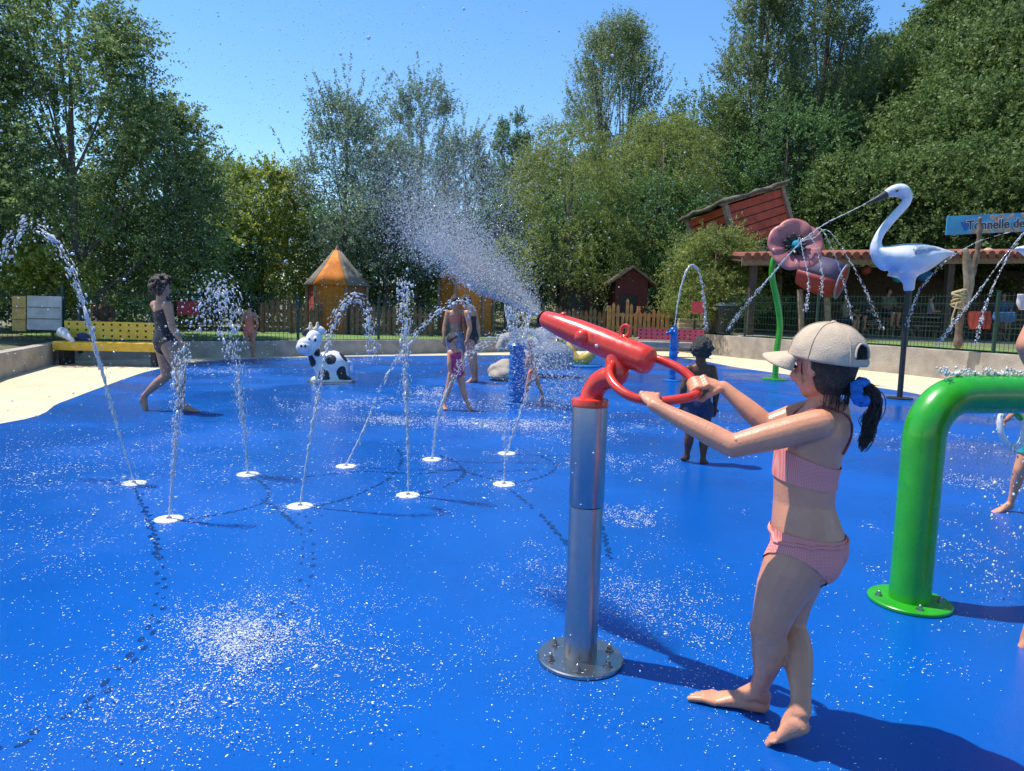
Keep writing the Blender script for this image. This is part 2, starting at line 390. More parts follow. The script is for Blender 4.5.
picket(flatp(609, 323, Yp-.3), flatp(668, 324, Yp-.6), .42, 1.22, M['picket'], 'orange wooden picket fence with jagged tops behind the red cannon', .28)
picket(flatp(262, 322, 21.5), flatp(320, 322, 21.8), .42, .95, M['picket_dark'], 'brown picket fence in front of the orange tepee', .2)
picket(flatp(352, 322, 22.0), flatp(432, 322, 22.4), .42, .9, M['picket_dark'], 'brown picket fence between the orange tepee and the two women', .2)
# benches with perforated backs
def bench(c, ang, L, m, m2, label):
    c = V(c); root = thing('perforated_bench', c, label, 'bench'); Rz = Matrix.Rotation(ang, 3, 'Z')
    def T(p): return c + Rz @ V(p)
    bk = MB(); ny, nx = 3, max(6, round(L/.165)); H0, H1 = .50, .84; th = .04
    # back slab pierced by square holes: built from its bars
    def slab(mb, x0, x1, z0, z1, y): mb.box(T(((x0+x1)/2, y, (z0+z1)/2)), (x1-x0, th, z1-z0), Rz)
    hs = .042; zs = [H0 + (H1-H0)*(k+.5)/ny for k in range(ny)]; xs = [-L/2 + L*(k+.5)/nx for k in range(nx)]
    zprev = H0
    for z in zs:
        slab(bk, -L/2, L/2, zprev, z-hs/2, .22); xp = -L/2
        for x in xs: slab(bk, xp, x-hs/2, z-hs/2, z+hs/2, .22); xp = x+hs/2
        slab(bk, xp, L/2, z-hs/2, z+hs/2, .22); zprev = z+hs/2
    slab(bk, -L/2, L/2, zprev, H1, .22); bk.build('backrest', m, root)
    bb = MB(); bb.box(T((0, .262, (H0+H1)/2)), (L, .02, H1-H0), Rz); bb.build('back_panel', M['brown'], root)
    st = MB(); st.box(T((0, 0, .42)), (L, .44, .07), Rz); st.box(T((0, -.235, .37)), (L, .03, .16), Rz); st.build('seat', m2, root, bevel=.008)
    for x in (-L/2+.12, L/2-.12):
        lg = MB(); lg.box(T((x, .02, .2)), (.1, .40, .4), Rz); lg.build('leg', M['dark'], root, bevel=.01)
    return root
pl = gz(112, 364); pl = at(112, 364, gz(112, 364).y-.25); pl.z = 0
bench(V((pl.x, pl.y, 0)), R(4), 1.95, M['yellow'], mat('yellow_seat', (.70, .42, .03), .5), 'yellow perforated bench in the shade against the back wall')
M['pink'] = mat('faded_red', (.55, .07, .10), .5)
pr = gz(659, 356)
bench(V((pr.x+.3, pr.y-.3, 0)), R(-3), 2.0, M['pink'], M['concrete'], 'faded red perforated bench behind the blue seahorse')
# white bag left on the yellow bench
mb = MB(); b0 = V((pl.x-.86, pl.y-.05, .46))
mb.tube(catmull([b0+V(p) for p in ((-.12, 0, .16), (0, -.05, .15), (.10, -.12, .10), (.22, -.16, .02), (.30, -.2, -.08))], 5), [.05, .07, .09, .10, .10, .10, .09, .085, .08, .07, .07, .06, .06, .05, .05, .045, .04, .04, .03, .03, .02], 12, 'round')
tag(mb.build('towel', mat('white_cloth', (.62, .62, .66), .9, var=.2, vscale=9, bump=.6), origin=b0, smooth=True), 'crumpled white towel left on the end of the yellow bench', 'towel')
mb = MB(); b1 = b0+V((.28, .08, .05)); mb.ball(b1, (.14, .10, .11)); mb.ball(b1+V((.10, -.03, -.03)), (.09, .07, .07))
tag(mb.build('bag', mat('navy_cloth', (.03, .04, .10), .8, bump=.5), origin=b1, smooth=True), 'small navy bag on the yellow bench beside the towel', 'bag')
# notice boards on the left fence
def board(x0, y0, x1, y1, Yv, cols, label, name='notice_board', lines=None, post=True, txt=None, Y2=None):
    Y2 = Y2 or Yv; a, b, c_, d = at(x0, y1, Yv), at(x1, y1, Y2), at(x1, y0, Y2), at(x0, y0, Yv)
    zlo, zhi = (a.z+b.z)/2, (c_.z+d.z)/2; a.z = b.z = zlo; c_.z = d.z = zhi
    root = thing(name, V(((a.x+b.x)/2, Yv, zlo)), label, 'sign'); mb = MB()
    mb.prism([a, b, c_, d], V((0, .04, 0))); mb.build('panel', cols, root, bevel=.004)
    if lines:
        for k in range(lines):
            mb = MB(); z = zlo+(zhi-zlo)*(k+1)/(lines+1); mb.beam((a.x, a.y-.006, z), (b.x, b.y-.006, z), .012, .018); mb.build('batten', M['wood'], root)
    if txt:
        for (tx, th, ty) in txt:
            cu = bpy.data.curves.new('lettering', 'FONT'); cu.body = tx; cu.size = th; cu.align_x = 'CENTER'; cu.align_y = 'CENTER'; cu.extrude = .002
            to = bpy.data.objects.new('tmp', cu); COL.objects.link(to); bpy.context.view_layer.update()
            me = bpy.data.meshes.new_from_object(to.evaluated_get(bpy.context.evaluated_depsgraph_get())); bpy.data.objects.remove(to)
            me.transform(Matrix.Translation(((a.x+b.x)/2, Yv-.008, zlo+(zhi-zlo)*ty)) @ Matrix.Rotation(math.pi/2, 4, 'X'))
            link_mesh('lettering', me, M['white_paint'], root, smooth=False)
    return root
fY = lambda x: wp[2].y+.02
M['board_y'] = mat('board_ochre', (.50, .33, .10), .7, var=.2); M['board_g'] = mat('board_grey', (.46, .47, .48), .7, var=.2, vscale=4)
board(12, 296, 25.5, 331, fY(12), M['board_y'], 'narrow ochre notice board on the left mesh fence', lines=2, Y2=fY(25.5))
rt = board(27, 296, 61, 330, fY(27), M['board_g'], 'wide grey notice board with a notched corner on the left fence', lines=2, Y2=fY(61))
# small red notices
M['sign_red'] = mat('sign_red', (.58, .05, .06), .5)
board(177, 301, 199, 315, 17.2, M['sign_red'], 'small red notice on the back fence beside the walking woman', 'warning_sign')
board(692, 301.5, 703.5, 313, 23.0, M['sign_red'], 'small red notice on the fence left of the dark bin', 'warning_sign')
# wheelie bin
def bin_():
    c = at(724, 333, 23.6); c.z = .68; root = thing('wheelie_bin', c, 'dark grey wheeled bin with a pale lid behind the fence', 'bin'); k = 1.0/1.02
    mb = MB(); mb.loft([(c+V((0, 0, .06)), (.26, 0, 0), (0, .27, 0)), (c+V((0, 0, .92)), (.34, 0, 0), (0, .34, 0))], 24, power=6); mb.build('body', M['dark'], root, smooth=True)
    mb = MB(); mb.loft([(c+V((0, 0, .93)), (.37, 0, 0), (0, .37, 0)), (c+V((0, 0, .99)), (.36, 0, 0), (0, .36, 0)), (c+V((.0, .02, 1.04)), (.27, 0, 0), (0, .28, 0))], 24, power=6); mb.build('lid', mat('bin_lid', (.20, .22, .22), .4), root, smooth=True)
    for s in (-1, 1): mb = MB(); mb.lathe([(.1, -.03), (.1, .03)], c+V((s*.24, .25, .1)), (1, 0, 0)); mb.build('wheel', M['black'], root)
    mb = MB(); mb.tube([c+V((-.25, .40, .94)), c+V((.25, .40, .94))], .018); mb.build('handle', M['dark'], root)
bin_()
# tepee huts
def tepee(px, y_top, y_eave, y_bot, wpx, Yv, mats, wmats, label, rot=0):
    s = mpp(Yv)*math.cos(0); c = at(px, y_bot, Yv); zb = .40; ze = at(px, y_eave, Yv).z; ztop = at(px, y_top, Yv).z; r = wpx/2*s
    root = thing('tepee_hut', V((c.x, Yv, zb)), label, 'hut'); n = 6; base = V((c.x, Yv, 0))
    def P(k, rr, z): a = 2*math.pi*k/n + rot; return base + V((rr*math.cos(a), rr*math.sin(a), z))
    for k in range(n):
        mb = MB(); mb.prism([P(k, r*.86, zb), P(k+1, r*.86, zb), P(k+1, r*.86, ze+.06), P(k, r*.86, ze+.06)], (base - (P(k, r, 0)+P(k+1, r, 0))/2).normalized()*.05); mb.build('wall_panel', wmats[k % len(wmats)], root)
        rr = [(1.0, ze), (.72, ze+(ztop-ze)*.30), (.42, ze+(ztop-ze)*.62), (.10, ztop)]; vs = []; fs = []
        for i, (q, z) in enumerate(rr):
            for t in range(5):
                p = P(k, r*q, z).lerp(P(k+1, r*q, z), t/4); sag = .05*math.sin(math.pi*t/4)*q; p = p + (base-V((p.x, p.y, 0))).normalized()*sag; vs.append(p)
        for i in range(3):
            for t in range(4): fs.append((i*5+t, i*5+t+1, i*5+t+6, i*5+t+5))
        mb = MB(); mb.add(vs, fs); o = mb.build('roof_canvas', mats[k % len(mats)], root, smooth=True)
        md = o.modifiers.new('solid', 'SOLIDIFY'); md.thickness = .03
        mb = MB(); p = P(k, r*.90, 0); mb.tube([V((p.x, p.y, zb)), V((p.x, p.y, ze))], .05, 8); mb.build('post', M['wood'], root)
    mb = MB(); mb.tube([base+V((0, 0, ztop-.1)), base+V((.02, 0, ztop+.18))], [.13, .04], 8); mb.build('finial', M['wood'], root)
CG = mat('canvas_grey', (.17, .152, .12), .9, var=.15, bump=.3); CO = mat('canvas_orange', (.62, .18, .012), .85, var=.12, vscale=2); CY = mat('canvas_yellow', (.50, .25, .035), .85)
WR = mat('hut_red', (.48, .07, .03), .8); WY = mat('hut_yellow', (.48, .165, .018), .8, var=.2); WB = mat('hut_brown', (.20, .09, .05), .8)
tepee(337, 251, 286, 322, 66, 23, [CG, CG, CG, CG, CO, CG], [WB, WB, WB, WR, WY, WB], 'tepee shaped hut with grey canvas roof and bright orange front panel', R(0))
tepee(466, 255, 279, 318, 60, 24.5, [CG, CY, CY, CY, CY, CY], [WY, WY, WY, WY, WY, WY], 'yellow tepee hut half hidden behind the two women', R(10))
# dark wooden cabins behind the picket fence
def cabin(px0, px1, y_e, y_top, Yv, zb, label, m, rm, depth=2.2):
    a, b = at(px0, y_e, Yv), at(px1, y_e, Yv); ze = (a.z+b.z)/2; zt_ = at((px0+px1)/2, y_top, Yv).z; cx = (a.x+b.x)/2; wx = b.x-a.x
    root = thing('wooden_cabin', V((cx, Yv, zb)), label, 'cabin')
    mb = MB(); o = [(-wx/2, zb), (wx/2, zb), (wx/2, ze), (0, zt_-.05), (-wx/2, ze)]; mb.prism([V((cx+x, Yv, z)) for x, z in o], (0, depth, 0)); mb.build('wall', m, root)
    for s in (-1, 1):
        mb = MB(); mb.prism([V((cx, Yv-.3, zt_)), V((cx, Yv-.3, zt_+.09)), V((cx+s*(wx/2+.35), Yv-.3, ze-.15)), V((cx+s*(wx/2+.35), Yv-.3, ze-.24))], (0, depth+.6, 0)); mb.build('roof', rm, root)
    mb = MB(); mb.box((cx-.1*wx, Yv-.02, zb+.75), (.7, .05, 1.5)); mb.build('door', M['black'], root)
cabin(616, 648, 280, 268, 28.5, .5, 'small dark cabin with a pitched roof behind the orange pickets', mat('cabin_maroon', (.13, .03, .025), .9, var=.3), M['wood'])
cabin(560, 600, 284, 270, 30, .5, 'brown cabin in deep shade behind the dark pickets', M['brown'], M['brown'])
# steps between the pickets and the right wall
mb = MB(); c = at(690, 330, 25.0)
for k in range(5): mb.box((c.x+.2+.10*k, 25.2+.35*k, .42+.08*k), (1.3, .40, .16+.16*k))
tag(mb.build('steps', mat('stone_step', (.42, .35, .26), .9, var=.2), origin=(c.x, 25.2, .4), bevel=.02), 'pale stone steps climbing behind the red bench', 'steps')
# tilted red cabin on posts
def tilted_cabin():
    Yv = 27; c = at(740, 224, Yv); root = thing('tilted_cabin', V((c.x, Yv, 1.2)), 'crooked red plank cabin tilted on its stilts above the shrub', 'cabin')
    Rm = Matrix.Rotation(R(-20), 3, 'Y') @ Matrix.Rotation(R(28), 3, 'Z'); Lx, Ly, Lz = 2.9, 1.9, 1.5
    rp = mat('red_planks', (.43, .072, .030), .75, var=.25, vscale=3); fr = mat('grey_timber', (.27, .20, .14), .9, var=.25)
    def T(p): return c + Rm @ V(p)
    n = 5
    for i in range(n):
        z = -Lz/2 + Lz*(i+.5)/n; rr = random.Random(i)
        mb = MB(); 
        for (cx, cy, sx, sy) in ((0, -Ly/2, Lx, .05), (-Lx/2, 0, .05, Ly-.06), (Lx/2, 0, .05, Ly-.06), (0, Ly/2, Lx, .05)): mb.box(T((cx, cy, z)), (sx, sy, Lz/n-.035), Rm)
        mb.build('plank_course', rp, root, bevel=.012)
    mb = MB(); mb.box(c, (Lx-.1, Ly-.1, Lz-.1), Rm); mb.build('core', M['black'], root)
    for sx in (-1, 1):
        for sy in (-1, 1): mb = MB(); mb.box(T((sx*(Lx/2+.03), sy*(Ly/2+.03), 0)), (.17, .17, Lz+.1), Rm); mb.build('corner_post', fr, root, bevel=.01)
    for sy in (-1, 1): mb = MB(); mb.box(T((0, sy*(Ly/2+.07), Lz/2+.10)), (Lx+.5, .14, .13), Rm); mb.build('top_beam', fr, root, bevel=.01)
    mb = MB(); mb.box(T((-Lx/2-.09, -.2, -.1)), (.05, .5, .9), Rm); mb.build('shutter', M['board_y'], root)
    vs = []; fs = []; nx, ny = 14, 8
    for i in range(nx+1):
        for j in range(ny+1):
            p = V((-Lx/2-.3+(Lx+.6)*i/nx, -Ly/2-.25+(Ly+.5)*j/ny, Lz/2+.2)); p.z += .16*noise.noise(p*2.2); vs.append(T(p))
    for i in range(nx):
        for j in range(ny): fs.append((i*(ny+1)+j, (i+1)*(ny+1)+j, (i+1)*(ny+1)+j+1, i*(ny+1)+j+1))
    mb = MB(); mb.add(vs, fs); o = mb.build('thatch', mat('old_thatch', (.10, .085, .06), .95, var=.4, bump=.8), root, smooth=True); o.modifiers.new('s', 'SOLIDIFY').thickness = .12
    for (x, y) in ((-1.0, -.7), (1.0, -.7), (-1.0, .7), (1.0, .7)):
        q = T((x, y, -Lz/2)); mb = MB(); mb.tube([q, V((q.x+.3*x, q.y, .7))], .11, 8); mb.build('stilt', M['wood'], root)
    mb = MB(); q = at(745, 262, Yv-1.6); mb.prism([at(728, 258, Yv-1.5), at(762, 240, Yv-1.2), at(775, 262, Yv-1.2), at(742, 278, Yv-1.5)], (0, .9, .1)); mb.build('tarpaulin', mat('navy_tarp', (.035, .035, .06), .7, bump=.5), root, bevel=.05)
tilted_cabin()
# red and purple barrel
def barrel():
    c = at(822, 276, 21.0); root = thing('play_barrel', V((c.x, c.y, .7)), 'red and purple play barrel lying aslant behind the flower', 'barrel'); ax = V((.75, -.55, -.28)).normalized()
    mb = MB(); pr = [(.26, -.66), (.44, -.6), (.54, -.2), (.55, .22), (.50, .56)]
    x, y, d = frame_of(ax); up = V((0, 0, 1)) - d*d.z; up.normalize(); sd_ = d.cross(up)
    def half(a0, a1, m, nm, k):
        vs = []; n = 14; fs = []
        for (r, z) in pr:
            for i in range(n+1): a = a0+(a1-a0)*i/n; vs.append(c + d*z + up*(r*k*math.sin(a)) + sd_*(r*k*math.cos(a)))
        for i in range(len(pr)-1):
            for q in range(n): fs.append((i*(n+1)+q, i*(n+1)+q+1, (i+1)*(n+1)+q+1, (i+1)*(n+1)+q))
        m_ = MB(); m_.add(vs, fs); o = m_.build(nm, m, root, smooth=True); o.modifiers.new('s', 'SOLIDIFY').thickness = .05
    half(0, math.pi, mat('purple_paint', (.055, .04, .085), .6), 'top_shell', 1); half(math.pi, 2*math.pi, mat('barrel_red', (.24, .022, .02), .6), 'bottom_shell', 1)
    mb = MB(); mb.lathe([(.49, .55), (.02, .56)], c, ax); mb.build('end_panel', mat('barrel_end', (.33, .03, .03), .6), root)
    mb = MB(); mb.lathe([(.50, .54), (.53, .58), (.46, .60), (.45, .54)], c, ax); mb.build('rim', mat('pale_rim', (.22, .20, .26), .6), root)
    for s in (-.45, .35): mb = MB(); q = c+d*s; mb.tube([q-up*.55, V((q.x, q.y, .66))], .09, 8); mb.build('support', M['wood'], root)
barrel()
# terracotta roofed shelter with sign and lanterns
def pavilion():
    Yf = 22.5; xl, xr = at(742, 262, Yf).x, at(1180, 250, Yf).x; ze = 3.0
    root = thing('roofed_shelter', V((xl, Yf, .68)), 'open shelter with a long terracotta tiled roof and dark interior', 'shelter')
    xs = [xl, xr]; slope = .10
    tiles = mat('terracotta', (.20, .062, .036), .85, var=.3, vscale=5); fas = mat('fascia_wood', (.22, .13, .075), .8, var=.25)
    def ez(x): return ze + .035*(x-xl)
    mb = MB(); mb.prism([V((xl, Yf, ez(xl)-.13)), V((xr, Yf, ez(xr)-.13)), V((xr, Yf, ez(xr)+.13)), V((xl, Yf, ez(xl)+.13))], (0, .07, 0)); mb.build('fascia', fas, root)
    mb = MB(); nt_ = int((xr-xl)/.28)
    for i in range(nt_):
        x = xl+.14+i*.28; rr = random.Random(i); z = ez(x)+.15
        mb.tube([V((x, Yf-.12+rr.uniform(-.03, .03), z)), V((x+.02, Yf+5.5, z+.50))], .12, 8, True)
    mb.build('roof_tiles', tiles, root, smooth=True)
    mb = MB(); mb.prism([V((xl, Yf+.08, ez(xl)+.0)), V((xr, Yf+.08, ez(xr))), V((xr, Yf+5.4, ez(xr)+.55)), V((xl, Yf+5.4, ez(xl)+.55))], (0, 0, .05)); mb.build('roof_deck', M['brown'], root)
    for px in (752, 827, 948, 1040, 1120):
        x = at(px, 300, Yf+.2).x; mb = MB(); mb.box((x, Yf+.25, (.6+ez(x)-.13)/2), (.2, .2, ez(x)-.13-.6)); mb.build('post', M['brown'], root)
    mb = MB(); mb.box(((at(800, 0, Yf).x+xr)/2, Yf+5.2, 1.9), (xr-at(800, 0, Yf).x, .12, 2.8)); mb.build('back_wall', M['brown'], root)
    mb = MB(); mb.prism([V((xl, Yf-.4, .70)), V((xr, Yf-.4, .70)), V((xr, Yf+5.3, .70)), V((xl, Yf+5.3, .70))], (0, 0, -.1)); mb.build('floor', M['concrete'], root)
    # sign on the roof edge
    Ys = Yf-.25; a, b = at(946, 235, Ys), at(1100, 228, Ys); t = at(946, 216, Ys); h = t.z-a.z; d = (b-a).normalized()
    sg = thing('shop_sign', a, 'blue banner sign reading Tonnelle de on the terracotta roof edge', 'sign')
    mb = MB(); mb.prism([a, b, b+V((0, 0, h)), a+V((0, 0, h))], (0, .05, 0)); mb.build('panel', mat('banner_blue', (.02, .24, .55), .45, var=.25, vscale=1.2, col2=(.10, .42, .68)), sg, bevel=.004)
    ar = MB(); q = a+d*.58+V((0, -.006, h*.45)); ar.prism([q+V((-.16, 0, .1)), q+V((.16, 0, .1)), q+V((0, 0, -.17))], (0, -.01, 0)); ar.build('drop_emblem', mat('deep_blue', (.01, .10, .42), .5), sg)
    bl = MB()
    rf_ = random.Random(3)
    for (px, py) in ((1000, 218), (1008, 216), (993, 219), (986, 231), (998, 232), (1010, 230.5), (1019, 229.5), (977, 233), (1022, 216)):
        for g_ in range(6):
            r = rf_.uniform(.035, .075); q = at(px+rf_.gauss(0, 2.6), py, Ys-.006); z0_ = a.z+(b.z-a.z)*(q.x-a.x)/(b.x-a.x); bl.lathe([(r, -.003), (r*.7, .003)], V((q.x, Ys-.008-.0004*g_, min(max(q.z+rf_.gauss(0, .05), z0_+r), z0_+h-r))), (0, -1, 0), 9)
    bl.build('flower_print', mat('flower_print', (.50, .22, .14), .6, var=.3, vscale=9, col2=(.62, .42, .32)), sg)
    cu = bpy.data.curves.new('lettering', 'FONT'); cu.body = 'Tonnelle de'; cu.size = .42; cu.extrude = .004; cu.offset = .008; cu.align_y = 'CENTER'
    to = bpy.data.objects.new('tmp', cu); COL.objects.link(to); bpy.context.view_layer.update()
    me = bpy.data.meshes.new_from_object(to.evaluated_get(bpy.context.evaluated_depsgraph_get())); bpy.data.objects.remove(to)
    p = at(966, 226, Ys); ang = math.atan2(d.z, d.x); wd = max(v.co.x for v in me.vertices); k = (at(1024, 222, Ys).x-p.x)/wd
    cu = bpy.data.curves.new('lettering', 'FONT'); cu.body = 'Tonnelle de'; cu.size = .42; cu.extrude = .001; cu.offset = .026; cu.align_y = 'CENTER'
    to = bpy.data.objects.new('tmp', cu); COL.objects.link(to); bpy.context.view_layer.update()
    me2 = bpy.data.meshes.new_from_object(to.evaluated_get(bpy.context.evaluated_depsgraph_get())); bpy.data.objects.remove(to)
    me.transform(Matrix.Translation((p.x, Ys-.045, p.z)) @ Matrix.Rotation(math.pi/2, 4, 'X') @ Matrix.Rotation(ang, 4, 'Z') @ Matrix.Diagonal((k, .95, 1, 1)))
    link_mesh('lettering', me, mat('letter_dark', (.03, .03, .06), .5), sg, smooth=False)
    me2.transform(Matrix.Translation((p.x, Ys-.034, p.z)) @ Matrix.Rotation(math.pi/2, 4, 'X') @ Matrix.Rotation(ang, 4, 'Z') @ Matrix.Diagonal((k, .95, 1, 1)))
    link_mesh('letter_outline', me2, M['white_paint'], sg, smooth=False)
    # lanterns
    for px, py, r, nm, col in ((899, 276, .21, 'teal', (.01, .36, .40)), (923, 274, .24, 'blue', (.01, .13, .36)), (988, 253, .17, 'beige', (.45, .33, .22)), (1010, 254, .17, 'navy blue', (.02, .06, .25)), (1021, 252, .18, 'mustard yellow', (.48, .34, .04)), (931, 262, .2, 'off white', (.55, .52, .46)), (866, 270, .15, 'dull red', (.3, .05, .04))):
        q = at(px, py, Yf+.9); l = thing('paper_lantern', q, nm + ' paper lantern hanging under the shelter roof', 'lantern')
        mb = MB(); prf = [(r*max(.12, math.sin(math.pi*i/14))*(1+.02*(i % 2)), -r*math.cos(math.pi*i/14)) for i in range(15)]; mb.lathe(prf, q, seg=20); mb.build('shade', mat('lantern_'+nm.replace(' ', '_'), col, .8), l, smooth=True)
        mb = MB(); mb.tube([q+V((0, 0, r)), q+V((0, 0, ez(q.x)-q.z-.02))], .008, 6); mb.build('cord', M['black'], l)
    # tables and stools under the roof
    for i, (px, dy) in enumerate(((880, 2.2), (925, 1.4), (975, 2.6), (1015, 1.6))):
        x = at(px, 300, Yf+dy).x; t = thing('picnic_table', V((x, Yf+dy, .70)), ['wooden picnic table at the left end under the shelter', 'wooden picnic table behind the heron pole', 'wooden picnic table behind the rope tied driftwood', 'wooden picnic table at the right end under the shelter'][i], 'table')
        mb = MB(); mb.box((x, Yf+dy, 1.43), (1.5, .75, .05)); mb.build('table_top', M['wood'], t, bevel=.008)
        for s in (-1, 1):
            mb = MB(); mb.box((x, Yf+dy+s*.62, 1.14), (1.5, .26, .045)); mb.build('bench_seat', M['wood'], t, bevel=.008)
            mb = MB(); mb.beam((x+s*.55, Yf+dy-.6, .70), (x+s*.55, Yf+dy+.15, 1.40), .06); mb.beam((x+s*.55+.07, Yf+dy+.6, .70), (x+s*.55+.07, Yf+dy-.15, 1.40), .06); mb.beam((x+s*.55, Yf+dy-.7, 1.08), (x+s*.55, Yf+dy+.7, 1.08), .05); mb.build('trestle', M['wood'], t)
pavilion()
# red shorts and a blue cloth drying on the right fence
def cloth(x0, y0, x1, y1, Yv, m, label, cat, shorts=False, name='towel'):
    nx, ny = 12, 10; vs = []; fs = []; a, b, c_, d = at(x0, y0, Yv), at(x1, y0, Yv), at(x1, y1, Yv), at(x0, y1, Yv)
    for j in range(ny+1):
        for i in range(nx+1):
            p = a.lerp(b, i/nx).lerp(d.lerp(c_, i/nx), j/ny); p.y += .05*math.sin(i*1.9+j*.4)*(.3+.7*j/ny)-.02; vs.append(p)
    for j in range(ny):
        for i in range(nx):
            if shorts and j > 5 and abs(i-5.5) < .3*(j-4): continue
            fs.append((j*(nx+1)+i, j*(nx+1)+i+1, (j+1)*(nx+1)+i+1, (j+1)*(nx+1)+i))
    mb = MB(); mb.add(vs, fs); me = mb.mesh(name); o = link_mesh(name, me, m, origin=a); o.modifiers.new('s', 'SOLIDIFY').thickness = .02; tag(o, label, cat)
yq = gz(970, 382).y+.02
cloth(968, 311, 990, 329, yq, mat('orange_cloth', (.55, .09, .05), .85), 'orange red swim shorts hung to dry on the right fence', 'shorts', True, 'swim_shorts')
cloth(993, 312, 1014, 322, yq-.3, mat('blue_cloth', (.05, .13, .28), .85), 'blue cloth hung on the right fence beside the orange shorts', 'towel')
cloth(1017, 294, 1036, 310, yq-1.0, mat('pale_cloth', (.55, .52, .55), .85), 'pale cloth hung on the right fence at the photo edge', 'towel')
# driftwood post tied to the fence with rope, carved fish on it
def driftwood():
    Yv = gz(955, 381).y+.05; root = thing('driftwood_post', V((at(957, 320, Yv).x, Yv, .66)), 'twisted driftwood post tied with rope to the right fence', 'post')
    P = [at(*q, Yv-.12) for q in ((958, 345), (960, 318), (966, 295), (972, 275), (977, 255), (979, 238), (980, 219))]
    c = catmull(P, 5); mb = MB(); mb.tube(c, [.085-.045*i/len(c)+.010*math.sin(i*1.7) for i in range(len(c))], 10, 'round'); mb.build('trunk', mat('driftwood', (.15, .105, .07), .9, var=.4, vscale=7, bump=.6), root, smooth=True)
    mb = MB(); P = [at(*q, Yv-.2) for q in ((965, 310), (968, 292), (969, 280), (967, 262), (966, 250))]; c = catmull(P, 5); mb.tube(c, [.02+.085*math.sin(math.pi*min(1, i/len(c)*.85+.1)) for i in range(len(c))], 10, 'round'); mb.build('carving', mat('carved_yellow', (.26, .17, .06), .6, var=.45, vscale=6, col2=(.30, .27, .20)), root, smooth=True)
    mb = MB(); q = at(960, 297, Yv-.12)
    for k in range(9):
        mb.tube([q+V((.15*math.cos(a)+.02*math.sin(k*2), .14*math.sin(a)*.9, -.20+.042*k+.05*math.sin(a+k))) for a in np.linspace(0, 2*math.pi, 17)[:-1]], .020, 8, closed=True)
    mb.tube([at(*p, Yv-.3) for p in ((957, 303), (952, 318), (951, 330))], .016, 8); mb.build('rope', mat('rope', (.42, .34, .18), .95, bump=.6), root, smooth=True)
driftwood()
